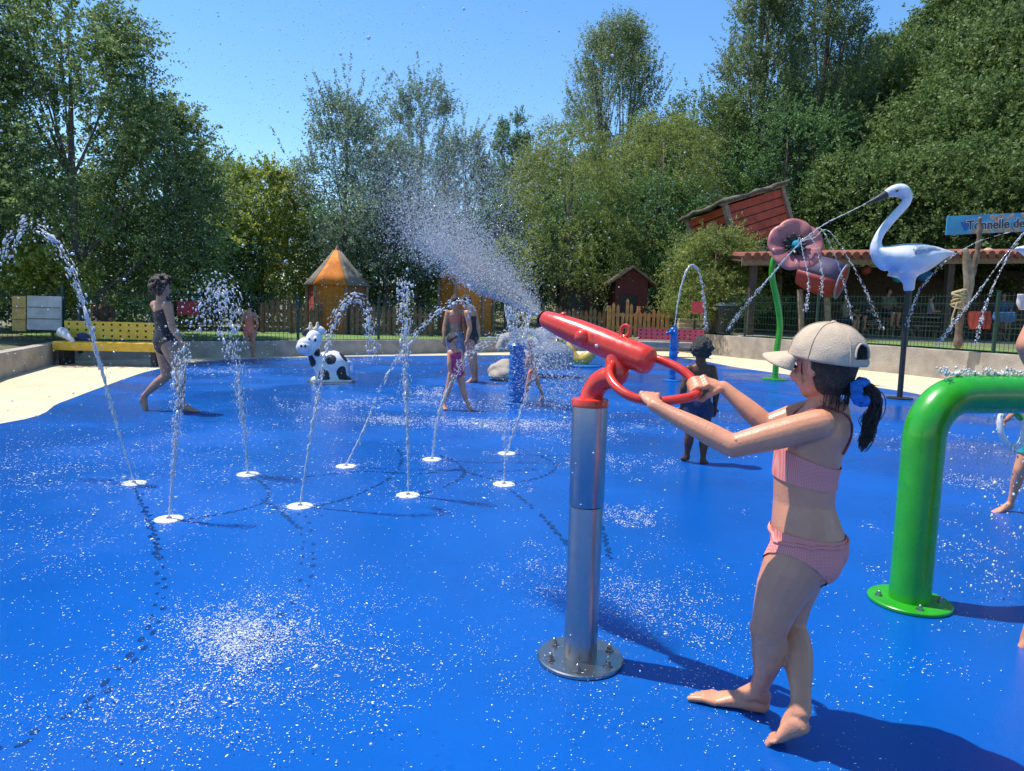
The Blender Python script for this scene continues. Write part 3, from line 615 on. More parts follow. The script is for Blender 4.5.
# ------------------------------------------------------------------ water cannon
PADZ = .004
def bolt(mb, p, r=.012):
    p = V(p); mb.lathe([(r*1.5, 0), (r*1.5, .004)], p, seg=12); mb.lathe([(r, .004), (r, .016)], p, seg=6); mb.ball(p+V((0, 0, .018)), (r*.6, r*.6, r*.7), 8, 6)
CB = gz(580, 660); CB.z = PADZ
CYv = CB.y
def cannon():
    root = thing('water_cannon', CB, 'red water cannon with a ring handle on a brushed steel post', 'water cannon'); zt_ = at(591, 406, CYv).z; r = .0625
    mb = MB(); mb.lathe([(.02, .001), (.158, .001), (.160, .003), (.160, .013), (.156, .017), (.02, .018)], CB, seg=48, caps=False); base = mb.build('base_plate', M['steel'], root, smooth=True)
    for k in range(6): mb = MB(); a = k*math.pi/3+.35; bolt(mb, CB+V((.122*math.cos(a), .122*math.sin(a), .018))); mb.build('bolt', M['steel'], base, smooth=True)
    zj = CB.z + (zt_-CB.z)*.62
    mb = MB(); mb.lathe([(r*.985, 0.012), (r*.985, zj-CB.z-.004), (r*.95, zj-CB.z-.002)], CB, seg=48); mb.build('lower_post', M['steel'], root, smooth=True)
    mb = MB(); mb.lathe([(r*1.0, zj-CB.z+.001), (r*1.025, zj-CB.z+.004), (r*1.025, zt_-CB.z-.001)], CB, seg=48); mb.build('upper_post', M['steel'], root, smooth=True)
    top = V((CB.x, CB.y, zt_))
    mb = MB(); mb.lathe([(r*1.03, 0), (r*1.07, .003), (r*1.07, .018), (r*1.02, .026), (r*.6, .032)], top, seg=40); mb.build('collar', M['red'], root, smooth=True)
    rear = at(646.5, 360.5, CYv-.10); noz = at(541.5, 317.5, CYv+.20); ax = (noz-rear).normalized(); L = (noz-rear).length
    mb = MB(); j = rear+ax*.10
    nk = catmull([top+V((0, 0, .02)), top+V((.008, 0, .05)), top+V((.035, -.02, .095)), top+V((.085, -.05, .12)), j+V((-.02, 0, -.03)), j], 6); mb.tube(nk, .040, 24); mb.build('neck', M['red'], root, smooth=True)
    mb = MB(); R0 = .051
    pr = [(.012, -.022), (R0*.55, -.020), (R0*.85, -.014), (R0*.97, -.003), (R0, .010), (R0, L*.40), (R0*.985, L*.46), (R0*.95, L*.62), (R0*.83, L*.80), (R0*.64, L*.955), (R0*.58, L*.97)]
    mb.lathe(pr, rear, ax, 48); mb.build('barrel', M['red'], root, smooth=True)
    mb = MB(); mb.lathe([(R0*.58, L*.982), (R0*.605, L*.985), (R0*.605, L*.996), (R0*.57, L), (R0*.45, L*.995), (R0*.42, L*.95)], rear, ax, 32, caps=False); mb.build('nozzle', M['black'], root, smooth=True)
    side = ax.cross(V((0, 0, 1))).normalized(); side = side if side.y < 0 else -side; upv = side.cross(ax); upv = upv if upv.z > 0 else -upv
    # side knob, sight ring, front bead
    q = rear+ax*L*.52 + side*R0*.72; mb = MB(); mb.lathe([(.024, -.02), (.028, .004), (.0275, .014), (.022, .026), (.012, .032), (.002, .033)], q, side, 28); mb.lathe([(.029, -.02), (.031, -.012), (.031, -.004), (.028, .0)], q, side, 28); mb.build('knob', M['red'], root, smooth=True)
    q = rear+ax*L*.235 + upv*(R0+.018); mb = MB(); mb.tube([q + ax*(.017*math.cos(a)) + upv*(.020*math.sin(a)) for a in np.linspace(0, 2*math.pi, 25)[:-1]], .0065, 10, closed=True); mb.tube([q-upv*.03, q-upv*.018], .008, 10); mb.build('sight_ring', M['red'], root, smooth=True)
    q = rear+ax*L*.80 + upv*(R0*.80); mb = MB(); mb.ball(q, (.013, .013, .012)); mb.build('front_bead', M['red'], root, smooth=True)
    # ring handle
    hp = [(628, 352, .06), (620, 357, -.01), (611, 366, -.08), (609, 374, -.13), (614, 384, -.18), (626, 394, -.225), (642, 400, -.25), (660, 401.5, -.26), (680, 399, -.255), (692, 396.5, -.235), (697.5, 393, -.20), (696.5, 387, -.165), (690, 377, -.13), (680, 369, -.10), (668, 363, -.07), (656, 358.5, -.04), (643, 356, -.005)]
    pts = [at(x, y, CYv+dy) for x, y, dy in hp]; hpts = catmull([rear+ax*.06] + pts + [rear+ax*.03], 5)
    mb = MB(); mb.tube(hpts, .0155, 16); mb.build('ring_handle', M['red'], root, smooth=True)
    return rear, noz, ax, pts, hpts
REAR, NOZ, BAX, HP, HPTS = cannon()
# ------------------------------------------------------------------ green arch
def arch():
    b = gz(909, 603); b.z = PADZ; root = thing('spray_arch', b, 'thick bright green pipe arch bolted to the pad at the right edge', 'spray arch'); r = .088; Yb = b.y
    zt_ = at(930, 395, Yb).z; end = V((b.x+2.3, b.y+.62, zt_)); d = V((end.x-b.x, end.y-b.y, 0)).normalized(); rb = .20
    P = [b+V((0, 0, .01)), b+V((0, 0, .3)), b+V((0, 0, zt_-rb-.0))] + [V((b.x, b.y, zt_-rb)) + d*(rb*(1-math.cos(a))) + V((0, 0, rb*math.sin(a))) for a in np.linspace(.12, math.pi/2, 12)]
    e2 = end-d*rb; P += [P[-1].lerp(e2, k/8) for k in range(1, 9)] + [e2 + d*(rb*math.sin(a)) - V((0, 0, rb*(1-math.cos(a)))) for a in np.linspace(.12, math.pi/2, 12)]; P += [V((end.x, end.y, .3)), V((end.x, end.y, .014))]
    mb = MB(); mb.tube(P, r, 40); mb.build('pipe', M['green_paint'], root, smooth=True)
    for q in (b, V((end.x, end.y, PADZ))):
        mb = MB(); mb.lathe([(.02, .001), (.172, .001), (.176, .004), (.176, .014), (.172, .018), (.085, .019)], q, seg=48, caps=False); pl_ = mb.build('base_plate', M['green_paint'], root, smooth=True)
        for k in range(4): mb = MB(); a = k*math.pi/2+.75+math.pi*.2; bolt(mb, q+V((.132*math.cos(a), .132*math.sin(a), .018)), .011); mb.build('bolt', M['steel'], pl_, smooth=True)
    return b, d, zt_, r
ARB, ARD, ARZ, ARR = arch()
n = 2200; rg = np.random.default_rng(5); q = rg.uniform(.06, 2.1, n); k = rg.random(n); top = rg.random(n) < .45
sdv = np.array((-ARD.y, ARD.x, 0)); h = np.abs(np.sin(q*24))
c = np.array((ARB.x, ARB.y, 0)) + q[:, None]*np.array((ARD.x, ARD.y, 0)) + sdv*rg.normal(0, .012, n)[:, None]
c[:, 2] = np.where(top, ARZ+ARR+.004+.035*h*k, np.maximum(.02, ARZ-ARR-.01-k**1.5*.9)); c += np.where(top, 0, 1)[:, None]*sdv*rg.normal(0, .05, n)[:, None]
c = c[top | (q > .30)]; tag(link_mesh('arch_drip', drops_mesh('arch_drip', c, rg.lognormal(0, .4, len(c))*.0032, rg, np.repeat(np.array([[0, 0, .004]]), len(c), 0)), M['water']), kind='stuff')
# ------------------------------------------------------------------ flower fountain
def flower():
    b = gz(775, 380); b.z = PADZ; Yv = b.y; root = thing('flower_fountain', b, 'tall pink poppy flower fountain on a curved green stem', 'fountain')
    mb = MB(); mb.tube(catmull([b, at(777, 350, Yv), at(780, 325, Yv), at(777, 300, Yv), at(772, 275, Yv), at(776, 255, Yv), at(790, 248, Yv+.25)], 8), .062, 16); mb.build('stem', M['green_paint'], root, smooth=True)
    mb = MB(); mb.lathe([(.25, .001), (.25, .02), (.05, .03)], b, seg=28); mb.build('base_plate', M['green_paint'], root, smooth=True)
    c = at(793, 248, Yv-.05); n = V((-.05, -.95, .30)).normalized(); x, y, _ = frame_of(n)
    pm = mat('poppy_pink', (.37, .125, .125), .55, var=.12, vscale=4)
    for k in range(5):
        a0 = 2*math.pi*k/5 + .35; vs = []; fs = []; nu, nv = 9, 13
        for i in range(nu+1):
            u_ = i/nu
            for j in range(nv+1):
                s = (j/nv-.5)*2; a = a0 + s*.80*(.45+.55*u_**.5); rr = .10+.46*u_*(1-.20*abs(s)**2.5); cup = .22*u_**1.3 - .10*u_**4 + .015*math.sin(7*s+k)*u_ + .012*k
                vs.append(c + (x*math.cos(a)+y*math.sin(a))*rr + n*cup)
        for i in range(nu):
            for j in range(nv): fs.append((i*(nv+1)+j, i*(nv+1)+j+1, (i+1)*(nv+1)+j+1, (i+1)*(nv+1)+j))
        mb = MB(); mb.add(vs, fs); o = mb.build('petal', pm, root, smooth=True); o.modifiers.new('s', 'SOLIDIFY').thickness = .035
    mb = MB()
    for k in range(11):
        a = 2*math.pi*k/11; mb.tube([c+n*.12, c+n*.15+(x*math.cos(a)+y*math.sin(a))*(.15+.03*(k % 2)), c+n*.19+(x*math.cos(a)+y*math.sin(a))*(.19+.03*(k % 2))], [.03, .045, .03], 8, 'round')
    mb.lathe([(.16, .10), (.13, .14)], c, n); mb.build('stamens', M['dark'], root, smooth=True)
    mb = MB(); mb.lathe([(.075, .13), (.085, .18), (.07, .24), (.03, .26)], c, n, 20); mb.build('nozzle', M['teal'], root, smooth=True)
    mb = MB(); mb.lathe([(.30, .02), (.22, -.14), (.07, -.22)], c, n, 20); mb.build('calyx', M['green_paint'], root, smooth=True)
    return c+n*.25, Yv
FLC, FLY = flower()
# ------------------------------------------------------------------ herons
def heron():
    b = gz(899.5, 399); b.z = PADZ; Yv = b.y; s = mpp(Yv)
    root = thing('heron_fountain', b, 'tall white heron fountain facing left on a slim black pole', 'fountain')
    def A(x, y, dy=0): return at(x, y, Yv+dy)
    mb = MB(); mb.tube([b, A(908.5, 288)], .044, 14); mb.build('pole', M['black'], root, smooth=True)
    mb = MB(); mb.lathe([(.2, .001), (.2, .02), (.06, .03)], b, seg=24); mb.build('base_plate', M['black'], root, smooth=True)
    ax = (A(955, 252)-A(880, 262)).normalized(); up = V((0, -.05, 1)); up = (up-ax*up.dot(ax)).normalized(); sd_ = ax.cross(up)
    secs = []
    for px, yt, yb, wd in ((877, 246, 256, .10), (880, 247, 264, .2), (888, 246.5, 270, .30), (900, 244.5, 276, .36), (913, 243.5, 276.5, .36), (925, 244.5, 271, .30), (937, 247, 263, .2), (947, 250, 257, .10), (955, 252, 254.5, .04)):
        secs.append(((A(px, yt)+A(px, yb))/2, sd_*wd, up*((yb-yt)/2*s)))
    mb = MB(); mb.loft(secs, 24, power=2)
    nk = catmull([A(886, 262), A(879, 256), A(876, 246), A(880, 234), A(890, 221), A(900, 210), A(906, 203), A(908, 196), A(905, 191), A(898, 189)], 6)
    mb.tube(nk, [.15 - .080*min(1, i/16) for i in range(len(nk))], 16, 'round')
    hd = catmull([A(907, 194), A(900, 190.5), A(892, 191.5), A(884, 195)], 4); mb.tube(hd, [.085, .10, .11, .115, .115, .11, .105, .10, .09, .085, .075, .065, .055][:len(hd)], 14, 'round')
    lg = [A(905, 268), A(908, 275), A(909, 282), A(909, 291)]; mb.tube(lg, [.30, .15, .095, .08], 16)
    me = mb.mesh('body'); o = link_mesh('body', me, M['white_paint'], root)
    o.data.materials.clear(); o.data.materials.append(mat('heron_white', (.56, .58, .63), .45, var=.16, vscale=5, bump=.35, bscale=9)); rm = o.modifiers.new('r', 'REMESH'); rm.mode = 'VOXEL'; rm.voxel_size = .022; sm = o.modifiers.new('sm', 'SMOOTH'); sm.factor = .5; sm.iterations = 8
    bake(o)
    mb = MB(); mb.tube([A(886, 194.2), A(877, 199), A(866.5, 203.5)], [.065, .045, .018], 12, 'round'); mb.build('beak', M['dark'], root, smooth=True)
    wg = mat('wing_grey', (.30, .36, .42), .5, var=.4, vscale=14, bump=.8, bscale=12)
    for sg in (-1, 1):
        vs = []; fs = []; nu, nv = 14, 8
        for i in range(nu+1):
            u_ = i/nu; px = 903+42*u_; hh = 7.5*math.sin(math.pi*min(1, u_*.85+.15))**.7*(1-u_)**.35; yc = 251.5+u_*1.5
            for j in range(nv+1):
                v_ = j/nv*2-1; p = A(px, yc-hh*v_); q = .05+(.33*(1-u_)**.6)*math.sqrt(max(0, 1-.35*v_*v_)); vs.append(p + sd_*(q*sg))
        for i in range(nu):
            for j in range(nv): fs.append((i*(nv+1)+j, i*(nv+1)+j+1, (i+1)*(nv+1)+j+1, (i+1)*(nv+1)+j))
        mb = MB(); mb.add(vs, fs); o = mb.build('wing', wg, root, smooth=True); o.modifiers.new('s', 'SOLIDIFY').thickness = .05
        mb = MB(); e = A(893, 191.5)+sd_*(sg*.125); mb.ball(e, (.02, .02, .02), 10, 8); mb.build('eye', M['black'], root, smooth=True)
    return root, A(866, 203.8), Yv
def bake(o):
    bpy.context.view_layer.update(); dg = bpy.context.evaluated_depsgraph_get(); me = bpy.data.meshes.new_from_object(o.evaluated_get(dg)); old = o.data
    o.modifiers.clear(); o.data = me; me.name = old.name; bpy.data.meshes.remove(old)
    me.polygons.foreach_set('use_smooth', np.ones(len(me.polygons), bool)); return o
HER, HERB, HERY = heron()
h2 = copy_tree(HER); h2.rotation_euler = (0, 0, math.pi); t = at(1017, 229, HERY-1.0); hl = HER.location
tailoff = at(955, 253, HERY)-hl; h2.location = V((t.x+tailoff.x, t.y+tailoff.y, PADZ)); h2['label'] = 'second white heron fountain at the right edge, only its tail tip in view'
# ------------------------------------------------------------------ spotted cow fountain
def remesh_obj(mb, name, m, parent, voxel, smooth=6, origin=None):
    o = link_mesh(name, mb.mesh(name), m, parent, origin); rm = o.modifiers.new('r', 'REMESH'); rm.mode = 'VOXEL'; rm.voxel_size = voxel
    if smooth: s_ = o.modifiers.new('s', 'SMOOTH'); s_.factor = .5; s_.iterations = smooth
    return bake(o)
def cow():
    b = gz(333, 382); b.z = PADZ; Yv = b.y; s = mpp(Yv); root = thing('cow_fountain', b, 'round white cow fountain with black spots and raised head', 'fountain')
    def A(x, y, dy=0): return at(x, y, Yv+dy)
    r = 18.5*s; mb = MB(); c = A(331, 366)
    mb.ball(c, (17*s, 16*s, 16*s), 28, 18); mb.lathe([(.30, 0), (.27, .12), (.22, .3)], V((c.x+.02, c.y, PADZ+.01)), seg=24)
    mb.tube([A(318, 362, -.1), A(314, 356, -.18), A(314, 350, -.22)], [.14, .115, .11], 14, 'round')
    mb.tube([A(314.5, 337.5, -.26), A(312, 344, -.30), A(308, 349, -.36)], [.135, .13, .12], 14, 'round')
    mb.ball(A(304.5, 346, -.42), (.125, .12, .14), 18, 12)
    for p in ((316, 381), (347, 381)): mb.ball(A(p[0], p[1]-1, -.1), (.09, .12, .07), 12, 8)
    o = remesh_obj(mb, 'body', mat('cow_white', (.70, .70, .68), .35, var=.05, coat=.2), root, .016, 5); o.data.materials.append(M['black']); off = ROOT[root.name]
    tilt_ = Matrix.Rotation(.5, 3, 'X') @ Matrix.Rotation(.35, 3, 'Z'); dirs = [tilt_ @ V(q_) for q_ in ICO_V]; patch = [(A(319, 353, -.3), .085), (A(309, 341, -.33), .07), (A(317, 340, -.3), .05)]
    for p_ in o.data.polygons:
        q_ = p_.center+off; d_ = (q_-c); near = any((q_-pc).length < pr_ for pc, pr_ in patch)
        if near or (q_.x > A(313, 366).x and q_.z < A(331, 349).z+.02 and q_.z > .06 and max(d_.normalized().dot(k_) for k_ in dirs) > .935): p_.material_index = 1
    mz = mat('cow_muzzle', (.62, .60, .62), .4)
    mb = MB(); mb.ball(A(304, 347.5, -.45), (.128, .115, .105), 18, 12); mz_o = mb.build('muzzle', mz, root, smooth=True)
    for p in ((300, 346), (304, 346)): mb = MB(); mb.ball(A(p[0]+1.2, p[1], -.563), (.018, .018, .024), 10, 8); mb.build('nostril', M['black'], mz_o, smooth=True)
    for sx, p in ((-1, (307.5, 332)), (1, (320, 330))):
        mb = MB(); q = A(p[0], p[1], -.25); mb.ball(q, (.10, .05, .065), 14, 10, Matrix.Rotation(R(25*sx), 3, 'Y')); mb.build('ear', M['black'] if sx < 0 else mz, root, smooth=True)
        mb = MB(); q = A(310.5+3.5*(sx+1), 327.5, -.26); mb.tube([A(312+3*(sx+1)/2, 330, -.26), q, q+V((0, 0, .07))], [.05, .04, .02], 10, 'round'); mb.build('horn', mat('horn', (.60, .52, .36), .5) if sx < 0 else bpy.data.materials['horn'], root, smooth=True)
        mb = MB(); mb.ball(A(309+3.2*(sx+1), 339.5, -.40), (.04, .04, .055), 12, 8); e = mb.build('eye', M['white_paint'], root, smooth=True)
        mb = MB(); mb.ball(A(308.8+3.2*(sx+1), 340, -.432), (.02, .02, .03), 10, 8); mb.build('pupil', M['black'], e, smooth=True)
    mb = MB(); q = A(349, 362, .05); mb.tube(catmull([q, A(352, 364, .1), A(351, 372, .1)], 4), .022, 8, 'round'); mb.build('tail', M['white_paint'], root, smooth=True)
    mb = MB(); mb.lathe([(.40, .001), (.40, .02), (.2, .03)], V((c.x, c.y, PADZ)), seg=28); mb.build('base_plate', M['steel'], root, smooth=True)
cow()
# ------------------------------------------------------------------ blue seahorse fountains
def seahorse(px, py_base, py_top, label, facing=-1, slim=1.0):
    b = gz(px, py_base); b.z = PADZ; Yv = b.y; zt_ = at(px, py_top, Yv).z; H = zt_-PADZ; root = thing('seahorse_fountain', b, label, 'fountain'); k = H
    prof = [(.05, 0), (.068, .04), (.062, .12), (.072, .2), (.066, .26), (.078, .34), (.070, .40), (.084, .48), (.076, .55), (.088, .62), (.078, .69), (.074, .76), (.066, .80)]
    prof = [(r*k*slim, z*k) for r, z in prof]; mb = MB(); mb.lathe([(prof[0][0], .015)] + prof[1:], b, seg=20)
    tp = b+V((0, 0, .80*k)); f = V((facing, -.25, 0)).normalized()
    mb.tube([tp, tp+V((0, 0, .08*k)), tp+f*.03*k+V((0, 0, .12*k))], [.066*k*slim, .072*k, .065*k], 14, 'round')
    mb.tube([tp+f*.04*k+V((0, 0, .10*k)), tp+f*.11*k+V((0, 0, .075*k)), tp+f*.15*k+V((0, 0, .07*k))], [.045*k, .026*k, .030*k], 12, 'round')
    for i in range(5): z = .3+.1*i; mb.tube([b-f*.06*k+V((0, 0, z*k)), b-f*.115*k+V((0, 0, (z+.03)*k))], [.03*k, .01*k], 8, 'round')
    remesh_obj(mb, 'body', M['blue_paint'], root, .012*max(1, k), 3)
    for a in (-.5, 0, .5): mb = MB(); mb.tube([tp+V((0, 0, .12*k))-f*.02*k, tp+V((a*.05*k, 0, .21*k))], [.028*k, .012*k], 8, 'round'); mb.build('crest', M['blue_paint'], root, smooth=True)
    mb = MB(); mb.lathe([(.13*k+.05, .001), (.13*k+.05, .015), (.06*k, .03)], b, seg=28); mb.build('base_plate', M['blue_paint'], root, smooth=True)
    sdv = V((f.y, -f.x, 0)); sdv = sdv if sdv.y < 0 else -sdv; mb = MB(); mb.ball(tp+f*.035*k+V((0, 0, .11*k))+sdv*.058*k, (.014*k,)*3, 10, 8); mb.build('eye', M['white_paint'], root, smooth=True)
    return b, V((b.x, b.y, zt_))
SH_B, SH_T = seahorse(672, 381, 326, 'bright blue seahorse fountain spouting a tall thin jet behind the red ring handle', -1, .95)
def spout_post():
    b = gz(516, 404); b.z = PADZ; Yv = b.y; zt_ = at(518, 343, Yv).z; H = zt_-PADZ; root = thing('spout_post', b, 'round dark blue spout post throwing a dome of water', 'fountain')
    mb = MB(); mb.lathe([(.02, .001), (.21, .001), (.21, .018), (.10, .024)], b, seg=28); mb.build('base_plate', M['blue_paint'], root, smooth=True)
    mb = MB(); pr = [(.105, .02)]
    for i in range(9): z = .06+(H-.20)*i/9; pr += [(.108, z), (.116, z+.02), (.116, z+(H-.2)/9-.04), (.108, z+(H-.2)/9-.02)]
    pr += [(.105, H-.12)]; mb.lathe(pr, b, seg=28); mb.build('post', M['blue_paint'], root, smooth=True)
    mb = MB(); mb.lathe([(.09, H-.13), (.09, H-.09), (.125, H-.08), (.13, H-.03), (.10, H), (.03, H+.005)], b, seg=28); mb.build('cap', M['blue_paint'], root, smooth=True)
    return b, V((b.x, b.y, zt_))
SP_B, SP_T = spout_post()
# ------------------------------------------------------------------ boulders and the yellow play figure
def boulder(c, r, seed, m, label):
    bm = bmesh.new(); bmesh.ops.create_icosphere(bm, subdivisions=4, radius=1)
    for v in bm.verts:
        n_ = v.co.normalized(); k = 1+.22*noise.noise(n_*1.3+V((seed, 0, 0)))+.07*noise.noise(n_*4+V((seed, 0, 0))); v.co = V((n_.x*r[0]*k, n_.y*r[1]*k, max(-.25*r[2], n_.z*r[2]*k)))
    me = bpy.data.meshes.new('boulder'); bm.to_mesh(me); bm.free(); me.transform(Matrix.Translation(c))
    return tag(link_mesh('boulder', me, m, origin=c), label, 'rock')
sand = mat('sandstone', (.40, .33, .26), .8, var=.25, vscale=4, bump=.5, bscale=10); grey = mat('grey_rock', (.22, .22, .23), .8, var=.35, vscale=4, bump=.6, bscale=10)
q = gz(505, 380); q.z = .12; boulder(q, (.34, .32, .25), 1, sand, 'pale sandstone boulder just left of the blue spout post')
q = gz(508, 366); q.z = .45; boulder(q, (.28, .32, .34), 5, sand, 'upright pale boulder behind the blue spout post')
q = gz(541, 376); q.z = .30; boulder(q, (.62, .5, .48), 9, grey, 'large grey boulder right of the blue spout post')
q = gz(552, 362); q.z = .60; boulder(q, (.45, .5, .40), 13, grey, 'rearmost grey boulder behind the crouching child')
def yellow_fig():
    b = gz(578, 366); Yv = b.y; root = thing('play_snake', V((b.x, Yv, PADZ)), 'yellow curled play snake resting on the pad beside the boulders', 'play figure')
    mb = MB(); c = catmull([at(563, 343, Yv+.1), at(568, 348, Yv), at(572, 356, Yv-.05), at(578, 361, Yv-.1), at(586, 358, Yv-.05), at(592, 352, Yv), at(592, 348, Yv)], 6); mb.tube(c, [.09+.06*math.sin(math.pi*i/(len(c)-1)) for i in range(len(c))], 14, 'round')
    mb.build('body', mat('snake_yellow', (.60, .36, .03), .4, var=.35, vscale=3, col2=(.65, .42, .08)), root, smooth=True)
    mb = MB(); mb.ball(at(561, 341, Yv+.1), (.16, .16, .13)); h = mb.build('head', bpy.data.materials['snake_yellow'], root, smooth=True)
    for s in (-1, 1): mb = MB(); mb.ball(at(561+s*3, 339, Yv-.03), (.03,)*3, 10, 8); mb.build('eye', M['black'], h, smooth=True)
    mb = MB(); mb.lathe([(.55, .001), (.55, .03), (.4, .05)], V((b.x+.02, Yv, PADZ)), seg=28); mb.build('base_plate', M['blue_paint'], root, smooth=True)
yellow_fig()
# ------------------------------------------------------------------ ground nozzles and jets
rngw = np.random.default_rng(11)
NZ = [(134, 484, 'white nozzle disc at the far left under the leaning jet', 'tall jet leaning left over the yellow bench, breaking into big drops'),
      (169, 520, 'white nozzle disc nearest the camera at left', 'upright jet in front of the walking woman'),
      (248, 475, 'white nozzle disc right of the walking woman', 'upright jet bursting into froth left of the spotted cow'),
      (300, 507, 'white nozzle disc below the spotted cow', 'arching jet passing in front of the spotted cow'),
      (346, 467, 'white nozzle disc with the jet slanting right', 'slanting jet reaching right towards the two women'),
      (408, 496, 'white nozzle disc in the middle of the pad with a straight jet', 'straight upright jet in the middle of the pad'),
      (432, 460, 'white nozzle disc below the child in pink', 'arching jet curving over the dark blue spout post'),
      (504, 485, 'white nozzle disc nearest the red cannon', 'short thin jet nearest the steel cannon post'),
      (507, 454, 'white nozzle disc just behind the one nearest the cannon', 'jet slanting up right of the dark blue spout post')]
def nozzle(px, py, label):
    b = gz(px, py); b.z = PADZ; root = thing('ground_nozzle', b, label, 'nozzle', 'flush white nozzle discs in the pad'); mb = MB()
    mb.lathe([(.001, .008), (.06, .008), (.078, .006), (.082, .002), (.082, .0005)], b, seg=32, caps=False); mb.build('disc', M['disc'], root, smooth=True)
    mb = MB(); mb.lathe([(.016, .0085), (.015, .014), (.008, .014)], b, seg=16); mb.build('jet_hole', M['steel'], root, smooth=True)
    return b
def jet(path, label, r0=.010, r1=.02, n=260, spread=.05, frac=.35, big=.010, cat='water jet', name='water_jet'):
    """a rope of water that breaks up into drops along its path"""
    P = catmull(path, 14); P = np.array([tuple(p) for p in P]); L = np.r_[0, np.cumsum(np.linalg.norm(np.diff(P, axis=0), axis=1))]; T = L[-1]
    def pos(t): return np.stack([np.interp(t*T, L, P[:, i]) for i in range(3)], -1)
    n = int(n*2.2); t = rngw.random(n)**.8; c = pos(t); sp = spread*(.07+.62*t**1.6); c = c + rngw.normal(0, 1, (n, 3))*sp[:, None]; rad = rngw.lognormal(0, .45, n)*(big*(.35+.65*t))
    d = pos(np.clip(t+.02, 0, 1))-pos(np.clip(t-.02, 0, 1)); d /= np.linalg.norm(d, axis=1, keepdims=True)+1e-9
    c[:, 2] = np.maximum(c[:, 2], .01)
    rad = rad*.25
    root = thing(name, V(path[0]), label, cat)
    o = link_mesh('drops', drops_mesh('drops', c, rad, rngw, d*(rad*rngw.uniform(.2, 5.0, len(c))*(1.3-t))[:, None]), M['water'], root); tag(o, kind='stuff')
    mb = MB(); m_ = int(60*frac)+10; tt = np.linspace(0, frac, m_); cc = pos(tt)+rngw.normal(0, .0025, (m_, 3))*np.linspace(.2, 2.2, m_)[:, None]
    mb.tube(cc, [.50*(r0+(r1-r0)*i/m_)*(1+.5*math.sin(i*1.9+rngw.random()*2))*(1 if i < m_-8 else (m_-i)/8) for i in range(m_)], 8, 'round')
    link_mesh('stream', mb.mesh('stream'), M['water'], root); return root
nz = [nozzle(x, y, l) for x, y, l, _ in NZ]
def Q(px, py, Yv): return at(px, py, Yv)
def jp(i, pts): b = nz[i]; return [b+V((0, 0, .012))] + [Q(x, y, b.y+dy) for x, y, dy in pts]
jet(jp(0, [(118, 430, 0), (98, 355, .05), (78, 290, .1), (58, 248, .15), (34, 224, .2), (12, 240, .25), (2, 265, .3)]), NZ[0][3], n=300, big=.019, spread=.055, frac=.60, r1=.024)
jet(jp(1, [(174, 460, 0), (178, 400, 0), (182, 350, .05), (184, 340, .06)]), NZ[1][3], n=420, spread=.05, frac=.5, big=.012, r1=.02)
jet(jp(2, [(243, 420, 0), (236, 365, 0), (228, 310, .02), (218, 288, .04), (208, 305, .08), (203, 325, .1)]), NZ[2][3], n=520, spread=.13, frac=.4, big=.017)
jet(jp(3, [(312, 430, 0), (324, 365, 0), (334, 325, .02), (346, 302, .05), (360, 300, .1), (369, 320, .15), (374, 360, .2)]), NZ[3][3], n=420, spread=.04, frac=.42, big=.013)
jet(jp(4, [(366, 425, 0), (385, 378, .05), (408, 343, .1), (432, 317, .15), (452, 303, .2), (466, 302, .25), (472, 312, .3)]), NZ[4][3], n=190, spread=.035, frac=.30, big=.017)
jet(jp(5, [(408, 440, 0), (405, 370, 0), (405, 310, 0), (404, 281, 0)]), NZ[5][3], n=460, spread=.045, frac=.55, big=.014)
jet(jp(6, [(440, 410, 0), (455, 375, .05), (478, 347, .1), (506, 336, .15), (530, 345, .2), (550, 375, .25), (560, 415, .3)]), NZ[6][3], n=620, spread=.11, frac=.32, big=.013)
jet(jp(7, [(505, 455, 0), (504, 425, 0), (504, 410, 0)]), NZ[7][3], n=150, spread=.03, frac=.35, big=.008, r0=.008, r1=.010)
jet(jp(8, [(516, 425, 0), (530, 385, .05), (543, 355, .1), (556, 350, .15), (566, 370, .2), (574, 410, .2)]), NZ[8][3], n=480, spread=.10, frac=.3, big=.013)
jet([V(SH_T), Q(679, 296, SH_B.y), Q(686, 272, SH_B.y), Q(693, 265, SH_B.y+.1), Q(700, 275, SH_B.y+.2), Q(704, 300, SH_B.y+.3), Q(706, 330, SH_B.y+.4)], 'thin jet arching up from the bright blue seahorse', n=260, spread=.035, frac=.6, big=.022, r0=.02, r1=.045)
jet([V(HERB), Q(845, 214, HERY), Q(820, 227, HERY+.1), Q(795, 248, HERY+.2), Q(765, 283, HERY+.4), Q(740, 312, HERY+.6), Q(728, 330, HERY+.8)], 'long thin water stream falling from the beak of the heron', n=320, spread=.03, frac=.75, big=.016, r0=.014, r1=.016)
for i, (mx_, my, ex, ey) in enumerate(((803, 262, 806, 312), (812, 247, 822, 296), (822, 238, 852, 320), (830, 240, 882, 330))):
    jet([V(FLC), Q((793+mx_)/2+2, 238, FLY-.3), Q(mx_, my-8, FLY-.4), Q((mx_+ex)/2+4, (my+ey)/2-6, FLY-.5), Q(ex, ey, FLY-.6)], ['steepest water arc falling straight below the pink flower', 'second water arc curving right from the pink flower', 'third water arc falling right of the pink flower towards the fence', 'longest water arc reaching from the pink flower towards the heron'][i], n=130, spread=.035, frac=.35, big=.022, r0=.014, r1=.014)
jet([Q(1022, 234, 11), Q(1000, 262, 11), Q(980, 290, 11.1), Q(958, 318, 11.2), Q(938, 345, 11.3)], 'beaded water stream falling left from the second heron, reaching lowest', n=200, spread=.03, frac=.1, big=.020)
